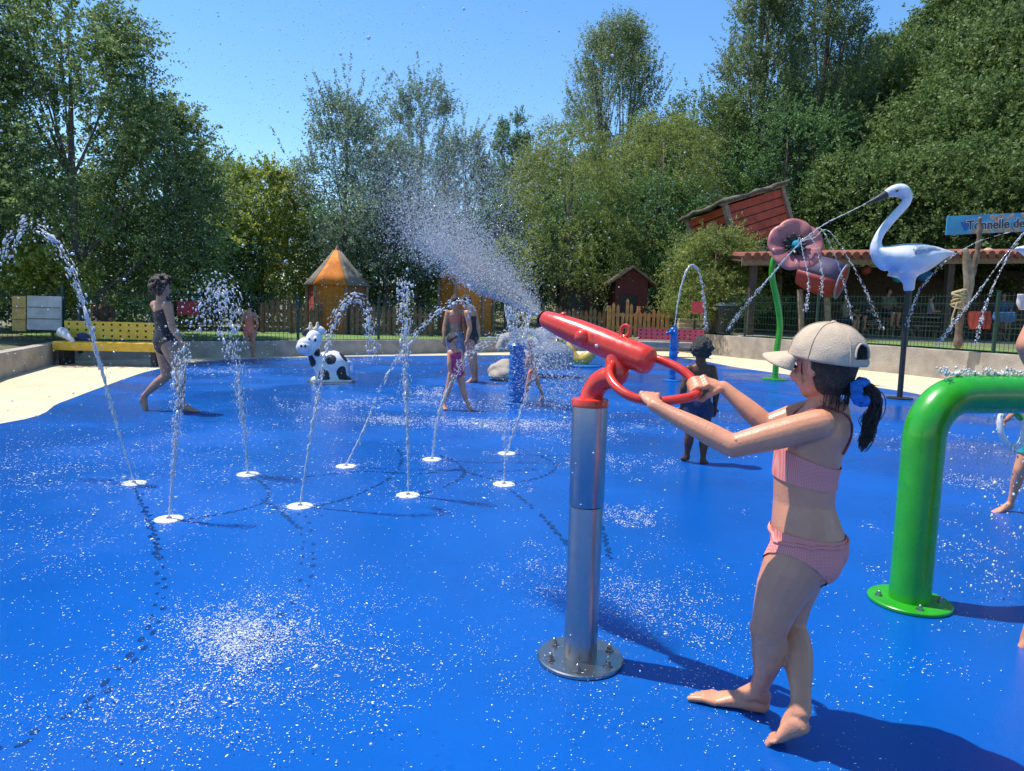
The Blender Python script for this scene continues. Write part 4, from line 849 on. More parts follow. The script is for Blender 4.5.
jet([Q(1010, 232, 11.4), Q(975, 243, 11.4), Q(945, 262, 11.5), Q(920, 290, 11.6), Q(907, 325, 11.6)], 'beaded water stream passing the tail of the white heron', n=170, spread=.03, frac=.05, big=.018)
jet([Q(1030, 225, 10.6), Q(1012, 250, 10.6), Q(996, 280, 10.6), Q(984, 310, 10.6), Q(976, 345, 10.6)], 'beaded water stream falling past the driftwood post', n=170, spread=.03, frac=.05, big=.018)
# dome of water thrown by the spout post
n = 7000; a = rngw.uniform(0, 2*math.pi, n); v = rngw.uniform(.45, 1.45, n); tq = rngw.uniform(0, 1.0, n)**.8; rr = v*tq*.62
z = SP_T.z + 1.4*tq*v**.3 - 2.7*tq*tq; ok = z > .02
c = np.stack([SP_T.x+.30+rr*np.cos(a), SP_T.y-.25+rr*np.sin(a), z], -1)[ok]
tag(link_mesh('water_dome', drops_mesh('water_dome', c, rngw.lognormal(0, .45, len(c))*.0038, rngw), M['water']), kind='stuff')
n = 420; a = rngw.uniform(0, 2*math.pi, n); tq = rngw.random(n)
c = np.stack([SP_T.x+.09*np.cos(a)*(1+1.2*tq), SP_T.y+.09*np.sin(a)*(1+1.2*tq), SP_T.z+tq*.50], -1)
tag(link_mesh('water_fan', drops_mesh('water_fan', c, rngw.lognormal(0, .4, n)*.007, rngw, np.stack([0*a, 0*a, .02+0*a], -1)), M['water']), kind='stuff')
# ------------------------------------------------------------------ cannon spray: ballistic drops with drag
def plume(n, spread, v0, drag, tmax, rad, wind, tpow=1.0, lift=.25):
    d0 = np.array((V((BAX.x*(1-.50*lift), BAX.y+.35*lift, BAX.z+lift))).normalized()); d = d0 + rngw.normal(0, spread, (n, 3)); d /= np.linalg.norm(d, axis=1, keepdims=True)
    p = np.tile(np.array(NOZ), (n, 1)); vel = d*(v0*rngw.uniform(.7, 1.15, (n, 1))); k = drag*rngw.lognormal(0, .6, (n, 1)); T = tmax*rngw.random(n)**tpow; dt = (T/40)[:, None]; w = np.array(wind)
    for s in range(40):
        acc = -k*(vel-w) + np.array((0, 0, -9.8*.55)); vel = vel + acc*dt; p = p + vel*dt
    ok = p[:, 2] > .01; return p[ok], rngw.lognormal(0, .4, n)[ok]*rad
parts = [plume(9000, .045, 8, 2.4, .07, .0015, (0, 0, 0), 1.0, .10), plume(26000, .07, 7.5, 2.6, .17, .0013, (0, 0, 0), 1.0, .22), plume(26000, .09, 6.8, 3.2, .36, .0011, (-.1, .2, .5), 1.0, .40), plume(15000, .14, 6.5, 3.0, .70, .0010, (-.15, .2, .9), 1.0, .80), plume(5000, .30, 9.0, 2.4, 1.3, .0012, (-.7, .2, 1.2), .8, 1.0), plume(11000, .34, 9.5, 1.8, 2.2, .0011, (-1.6, -.2, 1.3), .7, 1.0)]
c = np.concatenate([p for p, _ in parts]); r = np.concatenate([q for _, q in parts])
tag(link_mesh('cannon_spray', drops_mesh('cannon_spray', c, r, rngw), M['water']), kind='stuff')
# fine drops drifting over the left half of the pad
n = 34000; x = rngw.uniform(-4.5, .5, n); y = rngw.uniform(1.4, 8, n); z = rngw.uniform(.15, 4.2, n)
keep = rngw.random(n) < np.clip(.75 - .16*np.abs(x+1.6) , .12, 1); c = np.stack([x, y, z], -1)[keep]
dd = c-np.array(CP); c = c[np.linalg.norm(dd, axis=1) > 1.3]; dist = np.linalg.norm(c-np.array(CP), axis=1)
tag(link_mesh('drifting_drops', drops_mesh('drifting_drops', c, rngw.lognormal(0, .45, len(c))*.0016, rngw), M['water']), kind='stuff')
# ------------------------------------------------------------------ drops bouncing on the pad
def splash(px, py, sx, sy, n, rad, hmax=.03, ang=0):
    n = int(n*1.5); rad = rad*.36; b = gz(px, py); nc = max(4, n//14); ci = rngw.integers(0, nc, n); loose = rngw.random(n) < .22; j1 = np.where(loose, rngw.normal(0, 1, n), rngw.normal(0, 1, nc)[ci]+rngw.normal(0, .10, n)); j2 = np.where(loose, rngw.normal(0, 1, n), rngw.normal(0, 1, nc)[ci]+rngw.normal(0, .10, n)); u1, u2 = j1*sx, j2*sy; ca, sa = math.cos(ang), math.sin(ang)
    return np.stack([b.x+u1*ca-u2*sa, b.y+u1*sa+u2*ca, PADZ+rngw.random(n)**2.5*hmax+.001], -1), rngw.lognormal(0, .38, n)*rad*1.05
S = [splash(255, 660, .25, .30, 2600, .0032, .05, .7), splash(240, 640, .10, .15, 2200, .0036, .04, .8), splash(300, 610, .30, .35, 700, .0028), splash(140, 720, .30, .16, 1000, .0028, .03),
     splash(60, 470, .7, .9, 1100, .0055, .03), splash(150, 450, .9, 1.2, 900, .006), splash(40, 560, .35, .5, 500, .004), splash(180, 600, .7, .6, 600, .003),
     splash(640, 605, .13, .20, 700, .0032, .03, .9), splash(655, 615, .30, .30, 500, .003), splash(560, 572, .22, .2, 500, .0035), splash(630, 518, .12, .12, 500, .0042, .03), splash(680, 600, .4, .6, 500, .003), splash(560, 640, .4, .5, 400, .0028),
     splash(500, 425, .75, .20, 1500, .0085, .05), splash(390, 420, .35, .16, 420, .0085, .05), splash(340, 405, .4, .3, 350, .009, .05), splash(440, 405, .7, .3, 700, .010, .07), splash(560, 430, .5, .5, 600, .008, .05), splash(430, 395, .2, .12, 400, .010, .12),
     splash(960, 482, .16, .14, 400, .005, .03), splash(930, 440, .4, .5, 400, .006), splash(980, 560, .3, .4, 350, .0045), splash(900, 640, .4, .5, 300, .003), splash(620, 465, .3, .2, 450, .006), splash(690, 420, .8, .9, 300, .008), splash(330, 360, 1.2, .5, 250, .014), splash(230, 372, .9, .5, 250, .014), splash(650, 730, .5, .3, 300, .0025), splash(420, 700, .7, .4, 500, .0022), splash(350, 480, 1.0, .8, 700, .005)]
for x, y, *_ in NZ: S.append(splash(x, y+2, .11, .11, 140, .0045, .05))
c = np.concatenate([p for p, _ in S]); r = np.concatenate([q for _, q in S])
tag(link_mesh('pad_splashes', drops_mesh('pad_splashes', c, r, rngw, rngw.normal(0, 1, (len(c), 3))*np.array((1, 1, 0))*(r*1.0)[:, None], .45), M['foam']), kind='stuff')
# ------------------------------------------------------------------ wet tracks on the pad: dark damp seams and footprints
M['damp'] = mat('damp_track', (.0004, .031, .145), .24, var=.3, vscale=20)
def track(px, blob, wob, gap, seed, mb, fill=.8):
    rr = random.Random(seed); line = catmull([gz(*p) for p in px], 24); acc = 0; last = line[0]; side = 1
    for p, q in zip(line, line[1:]):
        d = (q-p); acc += d.length
        if acc < gap*rr.uniform(.7, 1.6): continue
        acc = 0; side = -side
        if rr.random() > fill: continue
        d.normalize(); nrm = V((-d.y, d.x, 0)); c = p + nrm*(side*wob+rr.uniform(-.3, .3)*wob); a = blob*rr.uniform(.5, 1.5); b = blob*rr.uniform(.4, .8); vs = []; n_ = 10
        for k in range(n_): t = 2*math.pi*k/n_; f = 1+rr.uniform(-.22, .22); v = c + d*(a*math.cos(t)*f) + nrm*(b*math.sin(t)*f); vs.append(V((v.x, v.y, .0050+.000004*len(mb.v)/n_)))
        mb.add(vs, [tuple(range(n_))])
mb = MB()
track([(138, 490), (152, 530), (160, 570), (158, 610), (146, 640), (120, 672), (95, 700), (50, 728), (0, 752)], .019, .015, .046, 1, mb, .85)
track([(302, 513), (308, 545), (306, 570), (300, 600), (272, 632), (250, 650)], .017, .024, .045, 2, mb, .8)
track([(134, 488), (152, 528), (158, 560)], .017, .004, .022, 12, mb, 1)
for k, t in enumerate(([(180, 521), (230, 513), (262, 504), (270, 494), (262, 484), (250, 478)], [(262, 500), (280, 512), (300, 530)], [(312, 508), (355, 496), (390, 478), (402, 460), (398, 450)], [(418, 495), (448, 486), (464, 474), (455, 462), (440, 456)], [(300, 478), (360, 472), (420, 474), (470, 468)], [(512, 484), (545, 476), (556, 466), (540, 456)], [(464, 472), (500, 482)], [(510, 490), (540, 515), (580, 560)], [(610, 560), (600, 520), (590, 500)])):
    track(t, .020, .006, .026, 20+k, mb, .88)
tag(mb.build('wet_tracks', M['damp'], fix=False), kind='stuff')
# ------------------------------------------------------------------ trees
LM = {'elm': leaf_mat('elm_leaves', (0.060, 0.114, 0.052), (0.299, 0.399, 0.111), .45), 'grey': leaf_mat('grey_green_leaves', (0.078, 0.137, 0.089), (0.300, 0.388, 0.221), .45), 'willow': leaf_mat('willow_leaves', (0.116, 0.162, 0.039), (0.384, 0.430, 0.116), .45),
      'poplar': leaf_mat('poplar_leaves', (0.080, 0.131, 0.061), (0.304, 0.371, 0.168), .42), 'dark': leaf_mat('dark_leaves', (0.054, 0.128, 0.050), (0.210, 0.344, 0.104), .4), 'lime': leaf_mat('lime_leaves', (0.138, 0.215, 0.031), (0.491, 0.500, 0.085), .5), 'hill': leaf_mat('hill_leaves', (0.056, 0.106, 0.032), (0.240, 0.325, 0.100), .42)}
def crown(name, rng, z0, z1, prof, Rr, K, tw, lpt, leaf, twl, up=.6, out=.8, spread=.5, droop=0, cr=.28, spikes=0, spl=1.2, squash=1.0, inner=.35):
    """leaf mesh of a crown round the z axis: leaf clumps, twigs in every clump, leaves along every twig"""
    t = rng.random(K)**.9; a = rng.uniform(0, 2*np.pi, K); rt = np.interp(t, np.linspace(0, 1, len(prof)), prof)*Rr
    rad = rt*(inner+(1-inner)*np.sqrt(rng.random(K))); cc = np.stack([rad*np.cos(a), rad*np.sin(a)*squash, z0+t*(z1-z0)], -1); crr = cr*Rr*rng.uniform(.5, 1.3, K)*np.clip(rt/Rr+.25, .3, 1)
    idx = rng.integers(0, K, K*tw); B = cc[idx] + rng.normal(0, .5, (K*tw, 3))*crr[idx][:, None]
    if spikes:
        ts = rng.uniform(.55, 1, spikes); as_ = rng.uniform(0, 2*np.pi, spikes); rs = np.interp(ts, np.linspace(0, 1, len(prof)), prof)*Rr*rng.random(spikes)**.5
        SB = np.stack([rs*np.cos(as_), rs*np.sin(as_), z0+ts*(z1-z0)*.97], -1)
    o = B.copy(); o[:, 2] = 0; o /= np.linalg.norm(o, axis=1, keepdims=True)+1e-6
    D = o*out + np.array((0, 0, up)) + rng.normal(0, spread, B.shape); D /= np.linalg.norm(D, axis=1, keepdims=True); L = twl*rng.uniform(.5, 1.4, len(B)); n_l = np.full(len(B), lpt)
    if spikes:
        so_ = SB.copy(); so_[:, 2] = 0; so_ /= np.linalg.norm(so_, axis=1, keepdims=True)+1e-6
        sD = so_*.35 + np.array((0, 0, 1.)) + rng.normal(0, .22, SB.shape); sD /= np.linalg.norm(sD, axis=1, keepdims=True); sL = spl*rng.uniform(.5, 1.3, spikes)
        B = np.r_[B, SB]; D = np.r_[D, sD]; L = np.r_[L, sL]; n_l = np.r_[n_l, np.full(spikes, lpt*5)]
    ti = np.repeat(np.arange(len(B)), n_l); m = len(ti); s = rng.random(m)**.85
    p = B[ti] + D[ti]*(L[ti]*s)[:, None]; p[:, 2] -= droop*(L[ti]*s*s) ; tang = D[ti].copy(); tang[:, 2] -= 2*droop*s; tang /= np.linalg.norm(tang, axis=1, keepdims=True)
    rv = rng.normal(0, 1, (m, 3)); sv = np.cross(tang, rv); sv /= np.linalg.norm(sv, axis=1, keepdims=True)+1e-9
    ld = tang*.55 + sv*.85; ld[:, 2] -= .12; ld /= np.linalg.norm(ld, axis=1, keepdims=True); nv = np.cross(ld, rng.normal(0, 1, (m, 3))); nv /= np.linalg.norm(nv, axis=1, keepdims=True)+1e-9
    ll = leaf[0]*rng.uniform(.6, 1.3, m)[:, None]; lw_ = leaf[1]*rng.uniform(.6, 1.3, m)[:, None]; p = p + sv*(.03*ll)
    vs = np.stack([p, p+ld*ll*.45+nv*lw_*.5, p+ld*ll, p+ld*ll*.45-nv*lw_*.5], 1).reshape(-1, 3); fs = np.arange(4*m).reshape(m, 4)
    return np_mesh(name, vs, fs), cc
def trunk_mb(rng, H, r0, z1, cc, nl=10, lean=(0, 0), multi=1):
    mb = MB()
    for q in range(multi):
        a = 2*math.pi*q/max(1, multi)+.6; k = .0 if multi == 1 else .35; top = V((lean[0]+k*z1*.35*math.cos(a), lean[1]+k*z1*.35*math.sin(a), z1))
        P = [V((0, 0, -.2)).lerp(top, i/7) + V((.05*H*.12*math.sin(i*1.3+q), .05*H*.1*math.cos(i*1.7+q), 0)) for i in range(8)]; rr = r0/(multi**.5)
        mb.tube(P, [rr*1.35] + [rr*(1-.85*i/7) for i in range(1, 8)], 10)
        for c in cc[rng.choice(len(cc), min(nl, len(cc)), replace=False)]:
            c = V(c); s = min(.8, max(.12, c.z/z1*.65)); b = P[int(s*7)]; mid = b.lerp(c, .5)+V((0, 0, -.06*(c-b).length)); rb = rr*(1-.85*s)*.55
            mb.tube(catmull([b, mid, c], 4), [rb*(1-.8*i/8) for i in range(9)], 6)
    return mb
def tree(name, label, px, Yv, top_py, wpx, bot_py, style, seed, mat_, group=None, cat='tree', zg=None, nl=12, multi=1, trunk_r=None, **kw):
    rng = np.random.default_rng(seed); c = at(px, 320, Yv); x = c.x; zg = zt(x, Yv) if zg is None else zg
    s = mpp(Yv); z1 = at(px, top_py, Yv).z-zg; z0 = max(.25, at(px, bot_py, Yv).z-zg); Rr = wpx/2*s
    st = dict(STY[style]); st.update(kw); prof = st.pop('prof'); n = st.pop('K'), st.pop('tw'), st.pop('lpt')
    lf = st.pop('leaf'); lf = (max(lf[0], 1.9*s), max(lf[1], .95*s)); twl = st.pop('twl')
    me, cc = crown('crown', rng, z0, z1, prof, Rr, *n, lf, twl*max(1, Rr/2.2), **st)
    root = thing(name, V((x, Yv, zg)), label, cat, group)
    o = bpy.data.objects.new('crown', me); COL.objects.link(o); me.materials.append(LM[mat_]); o.parent = root; ROOT[o.name] = ROOT[root.name]
    t = trunk_mb(rng, z1, trunk_r or .035*z1*.62, z0+(z1-z0)*.86, cc, nl, multi=multi); tm = t.mesh('trunk'); to = bpy.data.objects.new('trunk' if cat == 'tree' else 'stem', tm); COL.objects.link(to); tm.materials.append(M['bark']); to.parent = root
    tm.polygons.foreach_set('use_smooth', np.ones(len(tm.polygons), bool)); return root
STY = {
 'elm': dict(prof=(.55, .85, 1, .92, .78, .62, .42, .2), K=120, tw=16, lpt=22, leaf=(.085, .045), twl=.75, up=.55, out=.75, spread=.5, droop=.22, cr=.24, spikes=26, spl=1.1),
 'spiky': dict(prof=(.6, .9, 1, .9, .75, .6, .45, .3), K=95, tw=15, lpt=20, leaf=(.085, .045), twl=.7, up=.8, out=.6, spread=.45, droop=.05, cr=.19, spikes=60, spl=1.9),
 'willow': dict(prof=(.85, 1, .98, .9, .78, .6, .35), K=120, tw=15, lpt=20, leaf=(.11, .035), twl=.95, up=.5, out=.8, spread=.35, droop=.75, cr=.22),
 'thin': dict(prof=(.35, .6, .9, 1, .95, .8, .55, .25), K=70, tw=13, lpt=20, leaf=(.09, .06), twl=.7, up=1.1, out=.35, spread=.35, cr=.17, spikes=22, spl=1.6, inner=.2),
 'poplar': dict(prof=(.8, 1, .95, .88, .85, .75, .6, .35), K=110, tw=16, lpt=20, leaf=(.10, .075), twl=.65, up=.9, out=.45, spread=.5, cr=.26, spikes=20, spl=1.3, inner=.25),
 'broad': dict(prof=(.75, 1, 1, .92, .78, .5), K=140, tw=17, lpt=20, leaf=(.10, .07), twl=.6, up=.5, out=.7, spread=.6, cr=.26),
 'bush': dict(prof=(.9, 1, .95, .8, .5), K=110, tw=16, lpt=18, leaf=(.10, .07), twl=.5, up=.6, out=.7, spread=.6, cr=.28, inner=.25),
}
tree('elm_tree', 'large feathery dark elm filling the upper left, behind the notice boards', 78, 16.5, 6, 190, 300, 'elm', 1, 'elm', K=170, tw=15, lpt=22, cr=.15, spikes=90, spl=1.5, twl=1.05, droop=.35, prof=(.6, .9, 1, .95, .85, .66, .5, .3))
tree('elm_tree', 'feathery elm cut by the left photo edge', -28, 15.5, -35, 120, 290, 'elm', 2, 'elm', spikes=50, spl=1.5, cr=.17)
tree('elm_tree', 'lower dark elm behind the walking woman, right of the tall one', 168, 18.5, 108, 120, 300, 'elm', 3, 'elm', spikes=50, spl=1.2, cr=.18)
tree('bushy_tree', 'bright yellow green bushy tree left of the orange tepee', 262, 26, 176, 110, 300, 'bush', 4, 'lime', K=130, tw=17)
tree('bushy_tree', 'mid green rounded tree in the gap behind the elm', 215, 33, 170, 100, 300, 'broad', 5, 'hill')
tree('ash_tree', 'grey green tree with bare upright shoots above the orange tepee', 345, 26, 108, 118, 285, 'spiky', 6, 'grey')
tree('ash_tree', 'grey green tree rising tallest left of the spray', 418, 29, 92, 112, 288, 'spiky', 7, 'grey')
tree('ash_tree', 'shadowy grey green tree hanging over the yellow hut', 385, 25.5, 150, 130, 290, 'elm', 8, 'grey', spikes=6)
tree('ash_tree', 'pale grey green tree directly behind the spray', 462, 33, 140, 80, 290, 'spiky', 9, 'grey')
tree('poplar_tree', 'small dark rounded poplar between the spray and the willows', 507, 48, 122, 50, 290, 'poplar', 10, 'dark', spikes=4)
tree('willow_tree', 'yellow green willow right of the spray', 566, 31, 128, 128, 292, 'willow', 11, 'willow', K=140, tw=17)
tree('aspen_tree', 'tall thin airy aspen rising above the willows', 606, 44, 30, 108, 235, 'thin', 12, 'poplar', multi=4, nl=10, K=220, tw=20, cr=.22)
tree('willow_tree', 'darker willow between the aspen and the red cabin', 655, 35, 118, 112, 285, 'willow', 13, 'willow', K=120)
tree('bushy_tree', 'yellow green tree left of the tall dark poplars', 695, 40, 100, 100, 280, 'broad', 14, 'hill')
tree('poplar_tree', 'tall silvery poplar, left one of the pair above the red cabin', 748, 41, -40, 92, 270, 'poplar', 15, 'poplar', K=280, tw=19)
tree('poplar_tree', 'tall dark poplar, right one of the pair above the red cabin', 806, 43, -55, 96, 270, 'poplar', 16, 'poplar', K=280, tw=19)
tree('bushy_tree', 'dark dense tree in shade behind the red cabin', 775, 38, 110, 130, 290, 'broad', 17, 'dark')
tree('bushy_tree', 'dark tree in deep shade behind the orange pickets', 640, 33, 190, 130, 300, 'broad', 18, 'dark')
tree('bushy_tree', 'dark tree behind the cannon spray and pickets', 540, 34, 210, 130, 300, 'broad', 19, 'dark')
tree('bushy_tree', 'dark leafy tree behind the yellow bench', 60, 21, 190, 160, 318, 'bush', 20, 'dark', K=170)
tree('bushy_tree', 'dark leafy tree between the elm and the orange tepee', 205, 24.5, 235, 110, 318, 'bush', 21, 'dark', K=150)
tree('bushy_tree', 'dark leafy tree right behind the orange tepee', 400, 28.5, 225, 150, 316, 'bush', 22, 'dark', K=170)
tree('bushy_tree', 'dark leafy tree behind the red notice, left of the coral child', 130, 29, 215, 130, 318, 'bush', 31, 'dark', K=170)
tree('bushy_tree', 'deep green leafy tree behind the left side of the orange tepee', 300, 32, 215, 130, 318, 'bush', 32, 'dark', K=170)
tree('bushy_tree', 'deep green leafy tree behind the yellow tepee hut', 470, 36, 220, 130, 318, 'bush', 33, 'dark', K=170)
tree('bushy_tree', 'deep green leafy tree behind the small dark cabin', 600, 37, 200, 150, 318, 'bush', 34, 'dark', K=170)
tree('bushy_tree', 'dark leafy tree at the far left edge behind the mesh fence', -20, 19, 210, 120, 318, 'bush', 35, 'dark', K=150)
tree('shrub', 'light green willowy shrub in front of the red cabin', 712, 25.0, 240, 74, 322, 'willow', 23, 'willow', cat='shrub', K=120, zg=.6, droop=.35, up=.8)
tree('shrub', 'dark shrub in shade under the red cabin', 745, 28.5, 262, 100, 325, 'bush', 24, 'dark', cat='shrub', zg=.6)
tree('shrub', 'lime green shrub below the leaning jet by the notice boards', 52, 15.2, 262, 46, 300, 'bush', 25, 'lime', cat='shrub', K=26, tw=10, zg=.4)
tree('shrub', 'small lime shrub just above the cannon spray', 505, 27, 248, 40, 290, 'bush', 26, 'lime', cat='shrub', K=22, tw=10)
# the wooded hill: three prototypes, copied with turns and sizes
hill_spots = [(850, 47, 62), (905, 44, 45), (960, 40, 40), (1015, 36, 20), (1065, 36, 10), (880, 54, 35), (935, 52, -5), (990, 50, -40), (1045, 48, -70), (865, 40, 110), (925, 36, 105), (985, 33, 90), (1040, 31, 80), (1095, 36, 0), (835, 60, 72), (905, 64, 25), (1010, 58, -70), (965, 62, -45), (1075, 55, -110), (720, 60, 118), (660, 66, 122), (780, 58, 100), (845, 34, 165), (895, 31.5, 165), (950, 30, 155), (1005, 29, 140), (580, 62, 150), (520, 64, 165), (930, 45, 60), (1000, 43, 5), (1050, 42, -30), (1030, 30, 130), (870, 33, 150), (965, 36, 80), (1150, 33, 60), (1215, 36, 20), (1180, 44, -30), (1280, 42, 0), (1330, 36, 40)]
HG = 'trees of the wooded hillside'; HL = 'broad leafy tree among the others on the wooded hillside behind the heron'
protos = []
for i, (px, Yv, top) in enumerate(hill_spots):
    x = at(px, 300, Yv).x; zg = zt(x, Yv); h = at(px, top, Yv).z-zg; h = min(max(h, 4.5), 15)
    zb = at(px, top, Yv).z-h
    if i < 3:
        rng = np.random.default_rng(60+i); me, cc = crown('crown', rng, 1.0, 8.0, STY['broad']['prof'], 3.0, 130, 16, 20, (.155, .10), .9, up=.5, out=.7, spread=.6, cr=.22, inner=.45)
        root = thing('hill_tree', (0, 0, 0), HL, 'tree', HG); o = bpy.data.objects.new('crown', me); COL.objects.link(o); me.materials.append(LM['hill']); o.parent = root
        tm = trunk_mb(rng, 8, .2, 6.5, cc, 12).mesh('trunk'); to = bpy.data.objects.new('trunk', tm); COL.objects.link(to); tm.materials.append(M['bark']); to.parent = root; protos.append(root); r_ = root
    else: r_ = copy_tree(protos[i % 3])
    r_.location = (x, Yv, min(zg, zb+.5) if zb < zg+1 else zg); k = (at(px, top, Yv).z-r_.location.z)/8.4
    kx = min(max(k, .8), 1.25); r_.scale = (kx, kx, max(.5, k)); r_.rotation_euler = (0, 0, i*1.37)
# ------------------------------------------------------------------ people
def skin(name, c, sp=.45): 
    return mat(name, c, .36, var=.10, vscale=13, sss=.05, spec=sp, bump=.10, bscale=160)
SK = {'fair': skin('skin_fair', (.58, .25, .138)), 'tan': skin('skin_tan', (.42, .205, .118)), 'deep': skin('skin_deep', (.125, .055, .030), .2)}
HAIR = mat('dark_hair', (.026, .018, .014), .40, var=.5, vscale=40, bump=.8, bscale=140, spec=.5)
HAIRB = mat('brown_hair', (.05, .028, .018), .5, var=.5, vscale=40, bump=.9, bscale=120)
HAIRG = mat('grey_hair', (.42, .41, .40), .6, var=.3, vscale=40, bump=.8, bscale=120)
def grip_chain(p, T, w, n, Rg, off, a0, a1, k=6):
    return [p + T*off + (w*math.cos(a)+n*math.sin(a))*Rg for a in np.linspace(a0, a1, k)]
def torso_secs(J, H, g=0.0, child=False, u0=-.16, u1=1.06, fat=1.0):
    hip = (J['hipL']+J['hipR'])/2; nk = J['neck']; sp = nk-hip; lat0 = (J['hipL']-J['hipR']).normalized(); lat1 = (J['shL']-J['shR']).normalized(); secs = []
    tab = ((-.16, .035, .045, 0), (-.08, .072, .060, -.004), (.05, .094, .072, -.010), (.16, .090, .068, -.008), (.33, .076, .056, 0), (.52, .080, .058, .004), (.70, .088, .062, .006), (.84, .090, .058, .002), (.93, .074, .047, 0), (1.0, .046, .036, 0), (1.06, .030, .030, 0))
    mid = J.get('bend', V((0, 0, 0)))
    for u, wd, dp, fo in tab:
        if u < u0-1e-6 or u > u1+1e-6: continue
        c = hip + sp*u + mid*(4*max(0, u)*(1-min(1, u))); lat = lat0.lerp(lat1, min(1, max(0, u))); up = sp.normalized(); lat = (lat-up*lat.dot(up)).normalized(); fw = up.cross(lat); fw = fw if fw.dot(J['tf']) > 0 else -fw
        secs.append((c+fw*(fo*H), lat*(wd*H*fat+g), fw*(dp*H*fat+g)))
    return secs
def limb(mb, a, b, radii, bow=None, g=0, seg=16):
    n = len(radii); P = []
    for i in range(n):
        t = i/(n-1); p = a.lerp(b, t)
        if bow: p = p + bow*math.sin(math.pi*t)
        P.append(p)
    mb.tube(P, [r+g for r in radii], seg, 'round')
def foot(mb, ank, toe, H, heel=None, toes=False, sidev=None):
    d = (toe-ank); dh = V((d.x, d.y, 0)); dh = dh.normalized() if dh.length > 1e-5 else V((0, 1, 0)); heel = heel or (ank - dh*.022*H + V((0, 0, -.026*H)))
    ball = heel.lerp(toe, .70); ax = (toe-heel).normalized(); sv = sidev or ax.cross(V((0, 0, 1))).normalized()
    secs = []; up = sv.cross(ax)
    for t, wd, ht, lift in ((-.06, .010, .010, .012), (.02, .021, .022, .010), (.22, .022, .026, .012), (.45, .024, .022, .010), (.68, .030, .016, .004), ((.78 if toes else .84), .030, .012, .001), ((.87 if toes else .97), .024, .008, 0)):
        secs.append((heel.lerp(toe, t)+up*(lift*H), sv*(wd*H), up*(ht*H)))
    mb.loft(secs, 18, power=2.2); mb.tube([ank, ank.lerp(heel, .55)+up*.012*H], [.025*H, .022*H], 14, 'round'); mb.tube([ank+V((0, 0, .0)), heel.lerp(toe, .42)+up*.018*H], [.024*H, .019*H], 14, 'round')
    if toes:
        for i, (o, r, l) in enumerate(((-.020, .0095, .105), (-.005, .0075, .10), (.007, .007, .085), (.017, .0065, .065), (.026, .006, .04))):
            b = heel.lerp(toe, .80)+sv*(o*1.12*H*J_FLIP[0]); mb.tube([b, b+ax*(l*.5*H*.62)+up*.003*H, b+ax*(l*H*.62)-up*.002*H], [r*H, r*H*.95, r*H*.85], 10, 'round')
J_FLIP = [1]
def hand(mb, wr, tip, H, nrm, thumb_side):
    """open, slightly curled hand: palm, four fingers, thumb from the side of the palm"""
    d = (tip-wr).normalized(); L = (tip-wr).length; n = (nrm-d*nrm.dot(d)).normalized(); s = d.cross(n)*thumb_side
    k = wr+d*L*.5; mb.loft([(wr, s*.014*H, n*.011*H), (wr+d*L*.25, s*.021*H, n*.011*H), (k, s*.024*H, n*.009*H), (k+d*.006*H, s*.021*H, n*.007*H)], 14)
    for i, (o, l) in enumerate(((.017, .42), (.006, .50), (-.006, .46), (-.017, .36))):
        b = k+s*(o*H); mb.tube([b, b+d*L*l*.5+n*.003*H, b+d*L*l+n*.014*H], [.0058*H, .0054*H, .0045*H], 10, 'round')
    b = wr+d*L*.2+s*.018*H; mb.tube([b, b+d*L*.16+s*.014*H+n*.004*H, b+d*L*.36+s*.018*H+n*.010*H], [.0075*H, .0066*H, .005*H], 10, 'round')
def head_parts(mb, J, hh, face=True):
    f = J['hf'].normalized(); u = (J['hu']-f*J['hu'].dot(f)).normalized(); s = f.cross(u); Mx = Matrix((s, f, u)).transposed(); c = J['head']
    mb.ball(c+u*.10*hh-f*.04*hh, (.345*hh, .42*hh, .40*hh), 24, 16, Mx); mb.ball(c-u*.13*hh+f*.12*hh, (.27*hh, .29*hh, .33*hh), 20, 14, Mx); mb.ball(c-u*.36*hh+f*.24*hh, (.13*hh, .11*hh, .10*hh), 14, 10, Mx)
    mb.ball(c-u*.10*hh+f*.41*hh, (.055*hh, .09*hh, .07*hh), 12, 8, Mx); mb.tube([c+u*.02*hh+f*.39*hh, c-u*.09*hh+f*.46*hh], [.035*hh, .05*hh], 10, 'round')
    mb.ball(c-u*.24*hh+f*.355*hh, (.11*hh, .06*hh, .04*hh), 12, 8, Mx)
    for q in (-1, 1): mb.ball(c+s*(q*.335*hh)-u*.03*hh-f*.04*hh, (.035*hh, .075*hh, .12*hh), 12, 10, Mx); mb.ball(c+s*(q*.20*hh)-u*.12*hh+f*.30*hh, (.10*hh, .09*hh, .10*hh), 12, 8, Mx)
    return f, u, s, Mx
